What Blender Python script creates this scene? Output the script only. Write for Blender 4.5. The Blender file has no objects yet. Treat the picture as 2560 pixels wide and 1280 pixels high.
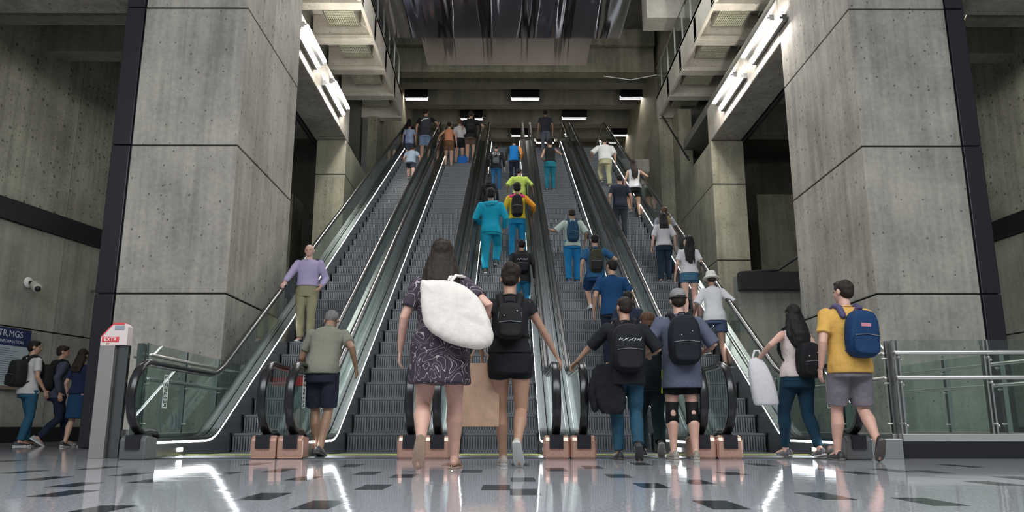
import bpy, math, random
from mathutils import Vector, Matrix, noise as mnoise
random.seed(7)
S = bpy.context.scene
COL = S.collection
R = math.radians
# ------------------------------------------------------------------ camera, world, exposure
F_PX = 1970.0
PITCH = math.atan(428.0 / F_PX)
YAW = math.atan(8.0 / F_PX)
CAM_Z = 0.315
cam_data = bpy.data.cameras.new('camera')
cam_data.sensor_width = 36.0
cam_data.lens = 36.0 * F_PX / 2560.0
cam_data.clip_start = 0.05
cam_data.clip_end = 300
cam = bpy.data.objects.new('camera', cam_data)
COL.objects.link(cam)
cam.location = (0, 0, CAM_Z)
cam.rotation_euler = (math.pi / 2 + PITCH, 0, -YAW)
S.camera = cam
S.view_settings.view_transform = 'Standard'
S.view_settings.look = 'None'
S.view_settings.exposure = 0.25
S.view_settings.gamma = 1.0
S.view_settings.use_curve_mapping = False
S.cycles.use_denoising = True
S.cycles.max_bounces = 6
S.cycles.transparent_max_bounces = 24
S.cycles.diffuse_bounces = 3
S.cycles.glossy_bounces = 4
S.cycles.sample_clamp_indirect = 4.0

world = bpy.data.worlds.new('world')
S.world = world
world.use_nodes = True
world.node_tree.nodes['Background'].inputs[0].default_value = (0.86, 0.95, 1.0, 1)
world.node_tree.nodes['Background'].inputs[1].default_value = 0.30


def area(name, loc, rot, sx, sy, power, col):
    d = bpy.data.lights.new(name, 'AREA')
    d.shape = 'RECTANGLE'
    d.size, d.size_y = sx, sy
    d.energy = power
    d.color = col
    o = bpy.data.objects.new(name, d)
    o.location = loc
    o.rotation_euler = rot
    COL.objects.link(o)
    return o


# the concourse ceiling luminaires over and behind the photographer, and unseen fill lights added over the void and side bays
area('concourse_light', (0.0, 1.0, 7.0), (R(38), 0, 0), 16, 4.0, 1150, (0.93, 0.97, 1.0))
area('escalator_void_light', (0.6, 17.0, 15.2), (0, 0, 0), 7, 7, 700, (0.93, 0.97, 1.0))
area('side_bay_light_left', (-8.2, 14.2, 8.3), (0, 0, 0), 3.0, 2.0, 55, (1.0, 0.97, 0.88))
area('side_bay_light_right', (9.6, 14.8, 8.3), (0, 0, 0), 3.0, 2.0, 55, (1.0, 0.97, 0.88))


# ------------------------------------------------------------------ view geometry of the photograph
def ray(px, py):
    d = Vector(((px - 1280) / F_PX, -(py - 640) / F_PX, -1.0))
    return (cam.rotation_euler.to_matrix() @ d)


def at_y(px, py, y):
    d = ray(px, py)
    t = y / d.y
    return Vector((d.x * t, y, CAM_Z + d.z * t))


def at_z(px, py, z):
    d = ray(px, py)
    t = (z - CAM_Z) / d.z
    return Vector((d.x * t, d.y * t, z))


CAM_INV = cam.rotation_euler.to_matrix().inverted()


def project(p):
    q = CAM_INV @ (Vector(p) - Vector((0, 0, CAM_Z)))
    return 1280 + F_PX * q.x / -q.z, 640 - F_PX * q.y / -q.z


# ------------------------------------------------------------------ materials
MATS = {}


def new_mat(name):
    m = bpy.data.materials.new(name)
    m.use_nodes = True
    nt = m.node_tree
    return m, nt, nt.nodes['Principled BSDF'], nt.nodes.new, nt.links.new


def mat(name, col=None, rough=0.6, metal=0.0, bump=0.0, scale=40.0, vary=0.0, sheen=0.0, stretch=None):
    if name in MATS:
        return MATS[name]
    m, nt, b, N, L = new_mat(name)
    b.inputs['Base Color'].default_value = (*col, 1)
    b.inputs['Roughness'].default_value = rough
    b.inputs['Metallic'].default_value = metal
    if rough > 0.6:
        b.inputs['Specular IOR Level'].default_value = 0.18
    if sheen:
        b.inputs['Sheen Weight'].default_value = sheen
    if bump or vary:
        tc = N('ShaderNodeTexCoord')
        nz = N('ShaderNodeTexNoise')
        nz.inputs['Scale'].default_value = scale
        nz.inputs['Detail'].default_value = 4
        if stretch:
            mp = N('ShaderNodeMapping')
            mp.inputs['Scale'].default_value = stretch
            L(tc.outputs['Object'], mp.inputs['Vector'])
            L(mp.outputs[0], nz.inputs['Vector'])
        else:
            L(tc.outputs['Object'], nz.inputs['Vector'])
        if bump:
            bp = N('ShaderNodeBump')
            bp.inputs['Strength'].default_value = bump
            bp.inputs['Distance'].default_value = 0.01
            L(nz.outputs['Fac'], bp.inputs['Height'])
            L(bp.outputs[0], b.inputs['Normal'])
        if vary:
            rp = N('ShaderNodeValToRGB')
            rp.color_ramp.elements[0].position = 0.3
            rp.color_ramp.elements[1].position = 0.7
            rp.color_ramp.elements[0].color = (*[c * (1 - vary) for c in col], 1)
            rp.color_ramp.elements[1].color = (*[min(1, c * (1 + vary)) for c in col], 1)
            L(nz.outputs['Fac'], rp.inputs[0])
            L(rp.outputs[0], b.inputs['Base Color'])
    MATS[name] = m
    return m


def emit(name, col, strength):
    if name in MATS:
        return MATS[name]
    m, nt, b, N, L = new_mat(name)
    b.inputs['Base Color'].default_value = (0.8, 0.8, 0.8, 1)
    b.inputs['Emission Color'].default_value = (*col, 1)
    b.inputs['Emission Strength'].default_value = strength
    MATS[name] = m
    return m


def concrete(name, c1, c2, pits=1.0, streak=1.0, rough=0.75):
    """cast concrete: cloudy mottling, vertical pour streaks, scattered air holes"""
    m, nt, b, N, L = new_mat(name)
    b.inputs['Roughness'].default_value = rough
    tc = N('ShaderNodeTexCoord')

    def noise(scale, detail, st=(1, 1, 1), rough_=0.55):
        mp = N('ShaderNodeMapping')
        mp.inputs['Scale'].default_value = st
        L(tc.outputs['Object'], mp.inputs['Vector'])
        n = N('ShaderNodeTexNoise')
        n.inputs['Scale'].default_value = scale
        n.inputs['Detail'].default_value = detail
        n.inputs['Roughness'].default_value = rough_
        L(mp.outputs[0], n.inputs['Vector'])
        return n.outputs['Fac']

    def math_(op, a, bb, c=None):
        x = N('ShaderNodeMath')
        x.operation = op
        for i, v in enumerate((a, bb, c)):
            if v is None:
                continue
            if isinstance(v, (int, float)):
                x.inputs[i].default_value = v
            else:
                L(v, x.inputs[i])
        return x.outputs[0]
    cloud = noise(0.9, 6)
    fine = noise(14, 6)
    st = noise(1.0, 5, (5.5, 5.5, 0.22), 0.65)
    mixv = math_('ADD', math_('MULTIPLY', cloud, 0.55), math_('MULTIPLY', st, 0.45 * streak))
    mixv = math_('ADD', mixv, math_('MULTIPLY', math_('SUBTRACT', fine, 0.5), 0.25))
    rp = N('ShaderNodeValToRGB')
    rp.color_ramp.elements[0].position = 0.36
    rp.color_ramp.elements[1].position = 0.62
    rp.color_ramp.elements[0].color = (*c1, 1)
    rp.color_ramp.elements[1].color = (*c2, 1)
    L(mixv, rp.inputs[0])
    vo = N('ShaderNodeTexVoronoi')
    vo.inputs['Scale'].default_value = 7.0
    L(tc.outputs['Object'], vo.inputs['Vector'])
    sz = math_('MULTIPLY', vo.outputs['Color'], 0.24 * pits)
    hole = math_('LESS_THAN', vo.outputs['Distance'], sz)
    vo2 = N('ShaderNodeTexVoronoi')
    vo2.inputs['Scale'].default_value = 16
    L(tc.outputs['Object'], vo2.inputs['Vector'])
    hole2 = math_('LESS_THAN', vo2.outputs['Distance'], math_('MULTIPLY', math_('GREATER_THAN', vo2.outputs['Color'], 0.72), 0.17 * pits))
    holes = math_('MAXIMUM', hole, hole2)
    mx = N('ShaderNodeMix')
    mx.data_type = 'RGBA'
    L(math_('MULTIPLY', holes, 0.75), mx.inputs[0])
    L(rp.outputs[0], mx.inputs[6])
    mx.inputs[7].default_value = (c1[0] * 0.25, c1[1] * 0.25, c1[2] * 0.25, 1)
    L(mx.outputs[2], b.inputs['Base Color'])
    bp = N('ShaderNodeBump')
    bp.inputs['Strength'].default_value = 0.35
    bp.inputs['Distance'].default_value = 0.02
    L(math_('SUBTRACT', math_('MULTIPLY', fine, 0.4), holes), bp.inputs['Height'])
    L(bp.outputs[0], b.inputs['Normal'])
    MATS[name] = m
    return m


def glass(name, tint, gl=0.9):
    m, nt, b, N, L = new_mat(name)
    nt.nodes.remove(b)
    out = nt.nodes['Material Output']
    tr = N('ShaderNodeBsdfTransparent')
    tr.inputs[0].default_value = (*tint, 1)
    gs = N('ShaderNodeBsdfGlossy')
    gs.inputs['Roughness'].default_value = 0.01
    gs.inputs['Color'].default_value = (gl, gl, gl, 1)
    lw = N('ShaderNodeLayerWeight')
    lw.inputs['Blend'].default_value = 0.5
    pw = N('ShaderNodeMath')
    pw.operation = 'POWER'
    L(lw.outputs['Facing'], pw.inputs[0])
    pw.inputs[1].default_value = 5.0
    fr = N('ShaderNodeMath')
    fr.operation = 'MULTIPLY_ADD'
    L(pw.outputs[0], fr.inputs[0])
    fr.inputs[1].default_value = 0.6
    fr.inputs[2].default_value = 0.045
    mx = N('ShaderNodeMixShader')
    L(fr.outputs[0], mx.inputs[0])
    L(tr.outputs[0], mx.inputs[1])
    L(gs.outputs[0], mx.inputs[2])
    L(mx.outputs[0], out.inputs['Surface'])
    MATS[name] = m
    return m


concrete('concrete_pier', (0.205, 0.185, 0.160), (0.40, 0.365, 0.315), 1.0)
concrete('concrete_back', (0.17, 0.16, 0.115), (0.33, 0.31, 0.23), 1.0)
concrete('concrete_soffit', (0.48, 0.44, 0.375), (0.72, 0.67, 0.585), 0.7, 0.6)
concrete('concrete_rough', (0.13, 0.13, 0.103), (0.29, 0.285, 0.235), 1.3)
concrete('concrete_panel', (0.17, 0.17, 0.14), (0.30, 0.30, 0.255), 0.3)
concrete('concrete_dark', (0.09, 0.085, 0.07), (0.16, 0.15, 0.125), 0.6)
concrete('concrete_beam', (0.15, 0.15, 0.125), (0.27, 0.265, 0.225), 0.6)
BLACK = mat('black_steel', (0.012, 0.012, 0.016), 0.38, 0.2, 0.05, 30)
STEEL = mat('brushed_steel', (0.46, 0.46, 0.45), 0.26, 1.0, 0.02, 60, stretch=(1, 1, 12))
STEEL_D = mat('dark_steel', (0.16, 0.17, 0.17), 0.30, 1.0, 0.02, 60)
RAILM = mat('satin_rail_steel', (0.62, 0.60, 0.57), 0.30, 0.9)
RUBBER = mat('handrail_rubber', (0.008, 0.008, 0.009), 0.24)
COPPER = mat('copper_plate', (0.56, 0.33, 0.26), 0.36, 0.75, 0.03, 50, 0.12)
GREYPL = mat('grey_newel_plate', (0.14, 0.14, 0.14), 0.4, 0.6)
STEPM = mat('step_aluminium', (0.115, 0.122, 0.13), 0.42, 0.55)
TREADM = mat('step_tread', (0.085, 0.09, 0.10), 0.5, 0.4)
YEL = mat('safety_yellow', (0.62, 0.60, 0.04), 0.5)
GLS = glass('balustrade_glass', (0.84, 0.905, 0.885))
GLB = glass('barrier_glass', (0.84, 0.91, 0.875))
LEDM = emit('led_strip_bright', (0.93, 0.97, 1.0), 11.0)
GLINTM = emit('led_strip_soft', (0.85, 0.88, 1.0), 1.4)  # emission stands in for the highlight along the sloping deck trim
TUBEM = emit('tube_glow', (1.0, 0.955, 0.88), 140.0)
TUBEU = emit('tube_glow_upper', (1.0, 0.94, 0.86), 80.0)
WHITE = mat('white_paint', (0.75, 0.74, 0.71), 0.5)


def floor_mat():
    m, nt, b, N, L = new_mat('terrazzo')
    tc = N('ShaderNodeTexCoord')
    n = N('ShaderNodeTexNoise')
    n.inputs['Scale'].default_value = 70
    n.inputs['Detail'].default_value = 3
    L(tc.outputs['Object'], n.inputs['Vector'])
    rp = N('ShaderNodeValToRGB')
    rp.color_ramp.elements[0].position = 0.38
    rp.color_ramp.elements[1].position = 0.6
    rp.color_ramp.elements[0].color = (0.27, 0.27, 0.29, 1)
    rp.color_ramp.elements[1].color = (0.46, 0.455, 0.48, 1)
    L(n.outputs['Fac'], rp.inputs[0])
    L(rp.outputs[0], b.inputs['Base Color'])
    b.inputs['Roughness'].default_value = 0.06
    b.inputs['IOR'].default_value = 1.6
    n2 = N('ShaderNodeTexNoise')
    n2.inputs['Scale'].default_value = 3.0
    L(tc.outputs['Object'], n2.inputs['Vector'])
    bp = N('ShaderNodeBump')
    bp.inputs['Strength'].default_value = 0.06
    bp.inputs['Distance'].default_value = 0.02
    L(n2.outputs['Fac'], bp.inputs['Height'])
    L(bp.outputs[0], b.inputs['Normal'])
    MATS['terrazzo'] = m
    return m


def mirror_mat():
    m, nt, b, N, L = new_mat('rippled_mirror_metal')
    b.inputs['Base Color'].default_value = (0.74, 0.71, 0.75, 1)
    b.inputs['Metallic'].default_value = 1
    b.inputs['Roughness'].default_value = 0.07
    tc = N('ShaderNodeTexCoord')
    mp = N('ShaderNodeMapping')
    mp.inputs['Scale'].default_value = (2.4, 0.16, 1)
    L(tc.outputs['Object'], mp.inputs['Vector'])
    n = N('ShaderNodeTexNoise')
    n.inputs['Scale'].default_value = 1.5
    n.inputs['Detail'].default_value = 2
    L(mp.outputs[0], n.inputs['Vector'])
    n.inputs['Detail'].default_value = 0
    bp = N('ShaderNodeBump')
    bp.inputs['Strength'].default_value = 0.45
    bp.inputs['Distance'].default_value = 0.05
    L(n.outputs['Fac'], bp.inputs['Height'])
    L(bp.outputs[0], b.inputs['Normal'])
    b.inputs['Roughness'].default_value = 0.11
    b.inputs['Anisotropic'].default_value = 0.97
    tg = N('ShaderNodeCombineXYZ')
    tg.inputs[0].default_value = 0.0
    tg.inputs[1].default_value = 1.0
    L(tg.outputs[0], b.inputs['Tangent'])
    MATS['mirror'] = m
    return m


# ------------------------------------------------------------------ mesh helpers
class MB:
    def __init__(self):
        self.v, self.f, self.mi = [], [], []

    def add(self, vs, fs, mi=0):
        o = len(self.v)
        self.v += [tuple(v) for v in vs]
        self.f += [tuple(i + o for i in f) for f in fs]
        self.mi += [mi] * len(fs)
        return self

    def box(self, x0, x1, y0, y1, z0, z1, mi=0, M=None):
        vs = [Vector((x, y, z)) for x in (x0, x1) for y in (y0, y1) for z in (z0, z1)]
        if M is not None:
            vs = [M @ v for v in vs]
        return self.add(vs, [(0, 1, 3, 2), (4, 6, 7, 5), (0, 4, 5, 1), (2, 3, 7, 6), (0, 2, 6, 4), (1, 5, 7, 3)], mi)

    def prism(self, poly, axis, a, b, mi=0):
        """poly in the plane across axis ('x': (y,z) points; 'z': (x,y) points), extruded from a to b"""
        n = len(poly)
        def P(q, t):
            return (t, q[0], q[1]) if axis == 'x' else ((q[0], t, q[1]) if axis == 'y' else (q[0], q[1], t))
        vs = [P(q, a) for q in poly] + [P(q, b) for q in poly]
        fs = [tuple(range(n))[::-1], tuple(range(n, 2 * n))] + [(i, (i + 1) % n, n + (i + 1) % n, n + i) for i in range(n)]
        return self.add(vs, fs, mi)

    def ell(self, c, r, M=None, u=14, w=10):
        vs, fs = [], []
        c = Vector(c)
        for i in range(w + 1):
            th = math.pi * i / w
            for j in range(u):
                ph = 2 * math.pi * j / u
                p = Vector((r[0] * math.sin(th) * math.cos(ph), r[1] * math.sin(th) * math.sin(ph), r[2] * math.cos(th)))
                if M is not None:
                    p = M @ p
                vs.append(c + p)
        for i in range(w):
            for j in range(u):
                k = (j + 1) % u
                fs.append((i * u + j, (i + 1) * u + j, (i + 1) * u + k, i * u + k))
        return self.add(vs, fs)

    def loft(self, rings, mi=0):
        n = len(rings[0])
        vs = [p for r in rings for p in r]
        fs = []
        for i in range(len(rings) - 1):
            for j in range(n):
                k = (j + 1) % n
                fs.append((i * n + j, i * n + k, (i + 1) * n + k, (i + 1) * n + j))
        fs.append(tuple(range(n))[::-1])
        fs.append(tuple((len(rings) - 1) * n + j for j in range(n)))
        return self.add(vs, fs, mi)

    def tube(self, pts, rads, n=12, up=Vector((0, 1, 0)), caps=True, ratio=1.0, mi=0):
        pts = [Vector(p) for p in pts]
        if not hasattr(rads, '__len__'):
            rads = [rads] * len(pts)
        rads = list(rads)
        if caps:  # round the ends
            d0 = (pts[0] - pts[1]).normalized()
            d1 = (pts[-1] - pts[-2]).normalized()
            pts = [pts[0] + d0 * rads[0] * 0.85, pts[0] + d0 * rads[0] * 0.5] + pts + [pts[-1] + d1 * rads[-1] * 0.5, pts[-1] + d1 * rads[-1] * 0.85]
            rads = [rads[0] * 0.4, rads[0] * 0.84] + rads + [rads[-1] * 0.84, rads[-1] * 0.4]
        rings = []
        for i, p in enumerate(pts):
            t = (pts[min(i + 1, len(pts) - 1)] - pts[max(i - 1, 0)]).normalized()
            a = up - t * up.dot(t)
            if a.length < 0.05:
                a = Vector((1, 0, 0)) - t * t.x
            a.normalize()
            b = t.cross(a)
            rings.append([p + a * (math.cos(2 * math.pi * j / n) * rads[i] * ratio) + b * (math.sin(2 * math.pi * j / n) * rads[i]) for j in range(n)])
        return self.loft(rings, mi)

    def build(self, name, m, parent=None, smooth=False, bevel=0.0):
        me = bpy.data.meshes.new(name)
        me.from_pydata(self.v, [], self.f)
        ms = m if isinstance(m, (list, tuple)) else [m]
        for x in ms:
            me.materials.append(x)
        if len(ms) > 1:
            me.polygons.foreach_set('material_index', self.mi)
        if smooth:
            me.polygons.foreach_set('use_smooth', [True] * len(me.polygons))
        me.validate()
        me.update()
        o = bpy.data.objects.new(name, me)
        COL.objects.link(o)
        if parent is not None:
            o.parent = parent
        if bevel:
            bv = o.modifiers.new('bevel', 'BEVEL')
            bv.width = bevel
            bv.segments = 2
            bv.limit_method = 'ANGLE'
        return o


def tag(o, label, cat, group=None, kind=None):
    o['label'] = label
    o['category'] = cat
    if group:
        o['group'] = group
    if kind:
        o['kind'] = kind
    return o


def empty(name, loc=(0, 0, 0), rz=0.0, scale=1.0):
    o = bpy.data.objects.new(name, None)
    o.empty_display_size = 0.1
    o.location = loc
    o.rotation_euler = (0, 0, rz)
    o.scale = (scale,) * 3
    COL.objects.link(o)
    return o


def struct(name, mb, m, label, cat, **k):
    o = mb.build(name, m, **k)
    tag(o, label, cat, kind='structure')
    return o


# ------------------------------------------------------------------ the building
# floor: pale polished terrazzo with dark inlaid rectangles
fb = MB().box(-16, 16, -8, 9.62, -0.2, 0.0)
fb.box(-16, -3.86, 9.62, 30, -0.2, 0.0).box(3.62, 16, 9.62, 30, -0.2, 0.0)
INLAY = [(1800, 1262), (800, 1262), (662, 1241), (240, 1276), (2320, 1254), (1307, 1199), (1313, 1230), (935, 1218), (1627, 1214),
         (1545, 1190), (1010, 1190), (920, 1183), (1390, 1174), (1180, 1178), (1240, 1219), (1480, 1168), (1740, 1205), (1830, 1184),
         (2140, 1182), (2230, 1176), (2480, 1208), (2550, 1196), (2060, 1240), (190, 1212), (120, 1196), (330, 1186), (450, 1176),
         (560, 1184), (700, 1176), (760, 1196), (250, 1170), (60, 1180), (160, 1234), (380, 1202), (1130, 1161), (1300, 1162),
         (1600, 1160), (1690, 1168), (1900, 1162), (2020, 1170), (2400, 1165), (2330, 1180), (640, 1160), (880, 1164), (30, 1152)]
for (ix, iy) in INLAY:
    p = at_z(ix, iy, 0.0)
    d = 0.19 if p.y < 6 else 0.24
    fb.box(p.x - 0.075, p.x + 0.075, p.y - d, p.y + d, -0.01, 0.0008, 1)
for i in range(26):
    x, y = random.uniform(-9, 9), random.uniform(-4, 2.6)
    fb.box(x - 0.075, x + 0.075, y - 0.2, y + 0.2, -0.01, 0.0008, 1)
struct('floor', fb, [floor_mat(), mat('dark_inlay', (0.035, 0.038, 0.042), 0.09)], 'pale grey polished terrazzo floor with scattered dark inlaid rectangles', 'floor')

JOINTS = [2.36, 4.81, 7.27, 9.72]


def pier(x0, x1, y0, y1, z1, m, label, name='pillar', joints=JOINTS, g=0.014):
    mb = MB()
    zs = [0] + [j for j in joints if j < z1] + [z1]
    for i in range(len(zs) - 1):
        mb.box(x0, x1, y0, y1, zs[i] + (g if i else 0), zs[i + 1] - (g if i < len(zs) - 2 else 0))
    mb.box(x0 + 0.03, x1 - 0.03, y0 + 0.03, y1 - 0.03, 0.01, z1 - 0.01, 1)
    o = struct(name, mb, [MATS[m], mat('joint_shadow_gap', (0.03, 0.03, 0.028), 0.9)], label, 'pillar', bevel=0.012)
    return o


PF, PB = 12.2, 15.4
pier(-6.15, -4.43, PF, PB, 15.6, 'concrete_pier', 'massive concrete pier left of the escalators with four cast panels')
pier(5.78, 7.41, PF, PB, 15.6, 'concrete_pier', 'massive concrete pier right of the escalators behind the glass barrier')
for (a, b, side) in ((-6.47, -6.17, 'left'), (7.43, 7.73, 'right')):
    mb = MB()
    zs = [0] + JOINTS + [15.6]
    for i in range(len(zs) - 1):
        mb.box(a, b, PF - 0.02, PF + 0.5, zs[i] + 0.008, zs[i + 1] - 0.008)
    mb.box(a + 0.03 if side == 'left' else a - 0.05, b + 0.05 if side == 'left' else b - 0.03, PF + 0.03, PF + 0.45, 0, 15.6)
    struct('pilaster', mb, BLACK, 'black steel channel running up the outer edge of the %s concrete pier' % side, 'column', bevel=0.01)
# rear piers and inner walls
BF = 21.2
pier(-5.45, -4.62, BF, 25.5, 8.28, 'concrete_back', 'slender rear concrete pier beside the leftmost escalator', joints=[2.36, 4.81, 7.27])
pier(5.74, 6.66, BF, 25.5, 8.28, 'concrete_back', 'rear concrete pier right of the escalators with one cast joint', joints=[2.36, 4.81, 7.0])
struct('wall_left_inner', MB().box(-5.0, -4.66, 26.3, 27.6, 0, 11.1).box(-5.0, -4.66, 27.6, 52, 0, 15.6), MATS['concrete_back'], 'plain concrete wall behind the rear left pier', 'wall')
struct('wall_right_inner', MB().box(5.85, 6.3, 25.6, 27.6, 0, 11.1).box(5.85, 6.3, 27.6, 52, 0, 15.6).box(5.35, 5.84, 26.5, 29.5, 0, 11.1), MATS['concrete_back'], 'plain concrete wall behind the rear right pier', 'wall')
# lintel beams carrying the tube lights
for (xa, xb, side) in ((-5.5, -4.62, 'left'), (5.76, 6.62, 'right')):
    mb = MB().prism([(xa, 8.3), (xb, 8.3), (xb, 9.35), (xa, 9.35)], 'y', PB + 0.01, BF + 0.3)
    struct('lintel', mb, MATS['concrete_pier'], 'long concrete beam on the %s carrying paired tube lights between two piers' % side, 'beam', bevel=0.02)
    xo = xa - 0.09 if side == 'left' else xb + 0.02
    struct('trim_%d' % (1 if side == 'left' else 2), MB().box(xo, xo + 0.07, PB + 0.01, BF + 0.3, 8.2, 9.3), BLACK, 'black steel edge strip along the outer side of the %s lit beam' % side, 'trim')


for nm_, x0, x1 in (('left', -6.1, -5.75), ('right', 7.3, 7.6)):
    struct('wall_upper_' + nm_, MB().box(x0, x1, PB + 0.02, 28.0, 9.36, 15.58), MATS['concrete_beam'], 'upper concrete wall behind the ribs of the %s walkway' % nm_, 'wall')


# side walls of the bays
def bay_wall(side, p0, ang, length):
    s = 1 if side == 'left' else -1
    d = Vector((math.sin(ang), math.cos(ang), 0))
    nrm = Vector((d.y, -d.x, 0)) * s
    M = Matrix(((d.x, nrm.x, 0, p0[0]), (d.y, nrm.y, 0, p0[1]), (0, 0, 1, 0), (0, 0, 0, 1)))
    t0 = -8.0
    segs, t = [], t0
    while t < length:
        segs.append((t, min(t + 2.95, length)))
        t += 2.95
    mb = MB()
    for z0, z1, out in ((0.0, 2.36, 0.0), (2.39, 4.55, 0.0)):
        for (a, b) in segs:
            mb.box(a, b - 0.02, -0.3, out, z0, z1, 0, M)
    for (a, b) in segs:
        mb.box(a, b - 0.02, -0.3, -0.04, 5.0, 12.0, 1, M)
    mb.box(t0, length, -0.4, -0.06, 0, 12.0, 2, M)
    w = struct('wall_' + side, mb, [MATS['concrete_panel'], MATS['concrete_rough'], mat('joint_shadow_gap', (0, 0, 0))],
               'concrete side wall of the %s bay, smooth panels below and rough casting above' % side, 'wall')
    struct('trim_%d' % (3 if side == 'left' else 4), MB().box(t0, length, -0.2, 0.10, 4.56, 5.0, 0, M), BLACK,
           'black steel channel running along the %s side wall above the panels' % side, 'trim')
    struct('baseboard_' + side, MB().box(t0, length, -0.1, 0.04, 0.001, 0.32, 0, M), BLACK, 'black base panel at the foot of the %s side wall' % side, 'baseboard')
    return M


ML = bay_wall('left', (-10.35, 16.8), R(12), 9.0)
MR = bay_wall('right', (11.4, 17.4), R(-4), 9.0)
# back of the bays
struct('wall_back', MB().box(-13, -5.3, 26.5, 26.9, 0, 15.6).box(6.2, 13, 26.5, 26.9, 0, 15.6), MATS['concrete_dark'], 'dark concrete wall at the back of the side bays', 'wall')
for side, x0, x1 in (('left', -12.5, -6.2), ('right', 7.45, 13.5)):
    for n_, (y0, y1) in enumerate(((14.9, 15.3), (16.5, 17.0), (18.9, 19.4), (21.5, 22.0))):
        a, b = (x0, x1 if n_ < 1 else -4.7) if side == 'left' else (x0 if n_ < 1 else 6.0, x1)
        if side == 'right' and n_ >= 1:
            a = 6.7
        if side == 'left' and n_ >= 1:
            b = -5.55
        struct('cross_beam', MB().box(a, b, y0, y1, 8.62, 9.6), MATS['concrete_beam'], '%s concrete ceiling beam across the %s bay' % (('front', 'second', 'third', 'rearmost')[n_], side), 'beam', bevel=0.02)
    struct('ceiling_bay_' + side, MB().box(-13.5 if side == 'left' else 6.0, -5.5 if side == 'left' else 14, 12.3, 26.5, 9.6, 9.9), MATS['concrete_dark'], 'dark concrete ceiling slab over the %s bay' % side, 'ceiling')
    struct('fascia', MB().box(x0 - 4 if side == 'left' else 7.75, -6.5 if side == 'left' else x1 + 4, 12.2, 12.7, 7.45, 9.9), MATS['concrete_pier'], 'concrete fascia above the opening of the %s bay' % side, 'beam')  # out of frame, added so its shadow falls on the upper wall
# ledge with black channel seen between the right piers
struct('wall_ledge', MB().box(5.9, 9.9, 20.0, 20.4, 0, 4.15), MATS['concrete_panel'], 'low concrete wall between the two right piers', 'wall')
struct('trim_5', MB().box(5.9, 9.9, 19.7, 20.0, 3.75, 4.2), BLACK, 'black steel channel on the low wall between the right piers', 'trim')
struct('trim_7', MB().tube([(5.95 + 0.0, 19.85, 4.2)] + [(6.9 + 1.0 * math.sin(t / 10 * math.pi / 2), 19.75, 4.25 + 0.65 * math.sin(t / 10 * math.pi / 2)) for t in range(11)] + [(9.5, 19.75, 4.9)], 0.035), BLACK, 'curved black pipe rising over the ledge between the right piers', 'pipe')
struct('trim_8', MB().box(-9.6, -5.6, 20.0, 20.3, 3.6, 4.05), BLACK, 'black steel channel in the dark gap behind the left pier', 'trim')
for s_, pz in (('left', -7.6), ('right', 8.6)):
    struct('buttress', MB().box(pz - 1.0, pz + 1.0, 23.2, 24.4, 0, 7.3), MATS['concrete_back'], 'squat concrete block wall deep in the %s bay' % s_, 'wall')

# upper hall: floor slab, cross beams receding, ceiling
ZTOP = 0.24 * 43
ESC_Y0 = 10.1
YT = ESC_Y0 + 0.4 * 43
struct('floor_upper', MB().box(-4.66, 5.85, YT + 1.3, 52, ZTOP - 0.5, ZTOP - 0.002), MATS['concrete_soffit'], 'concrete floor slab of the upper hall beyond the escalators', 'floor')
ZS = 14.6


def d_at(py, z):
    return at_z(1272, py, z).y


soff = [(165, 191, 0.9), (207, 223, 1.1), (262, 273, 1.1), (310, 320, 1.1), (346, 354, 1.1), (378, 385, 1.1), (405, 411, 1.1)]
names = ['nearest', 'second', 'third', 'fourth', 'fifth', 'sixth', 'seventh']
for i, (ya, yb, hh) in enumerate(soff):
    struct('ceiling_beam', MB().box(-4.66, 5.85, d_at(ya, ZS), d_at(yb, ZS), ZS, ZS + hh), MATS['concrete_beam'], '%s concrete ceiling beam over the upper hall counting from the escalators' % names[i], 'beam')
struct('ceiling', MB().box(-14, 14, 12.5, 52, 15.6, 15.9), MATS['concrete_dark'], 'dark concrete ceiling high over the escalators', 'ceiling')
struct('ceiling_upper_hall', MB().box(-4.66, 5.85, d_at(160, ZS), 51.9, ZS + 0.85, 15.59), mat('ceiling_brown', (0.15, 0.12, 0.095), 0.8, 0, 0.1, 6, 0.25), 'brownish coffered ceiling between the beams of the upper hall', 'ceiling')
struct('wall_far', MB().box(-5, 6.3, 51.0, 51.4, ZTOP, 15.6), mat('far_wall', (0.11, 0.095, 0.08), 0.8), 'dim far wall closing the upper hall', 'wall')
# girder in front of the hall
struct('girder', MB().box(-4.62, -3.4, 28.6, 29.2, 13.9, 15.59).box(-3.4, 5.7, 28.6, 29.2, 13.9, 15.59).box(-4.6, 5.7, 28.3, 28.6, 14.9, 15.59), MATS['concrete_back'], 'broad concrete girder crossing above the heads of the escalators', 'beam', bevel=0.02)
gx = at_y(1612, 40, 24.0).x
struct('bracket', MB().box(gx, gx + 1.25, 23.6, 24.5, at_y(1612, 44, 23.6).z, 15.59), MATS['concrete_soffit'], 'pale concrete bracket block high on the right beside the mirrored ceiling', 'beam', bevel=0.02)
# rippled mirrored ceiling panels
mm = mirror_mat()
y1a, y1b = 19.5, d_at(95, 12.7)
struct('ceiling_mirror_large', MB().box(-4.02, 3.62, y1a, y1b, 12.7, 12.95), mm, 'large rippled mirror metal ceiling panel hanging above the escalators', 'ceiling')
struct('ceiling_mirror_small', MB().box(-2.95, 2.78, y1b - 0.4, d_at(163, 13.1), 13.1, 13.3), mm, 'smaller mirror metal ceiling panel behind the large one', 'ceiling')

# walkways at both sides: slab, deep cross ribs, wire mesh trays, glass rail
ZC = 11.2
ribs_y = [(22, 12.0), (112, 0), (187, 0), (250, 0)]
WIRE = mat('galvanised_wire', (0.62, 0.62, 0.48), 0.5, 0.1)


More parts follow.
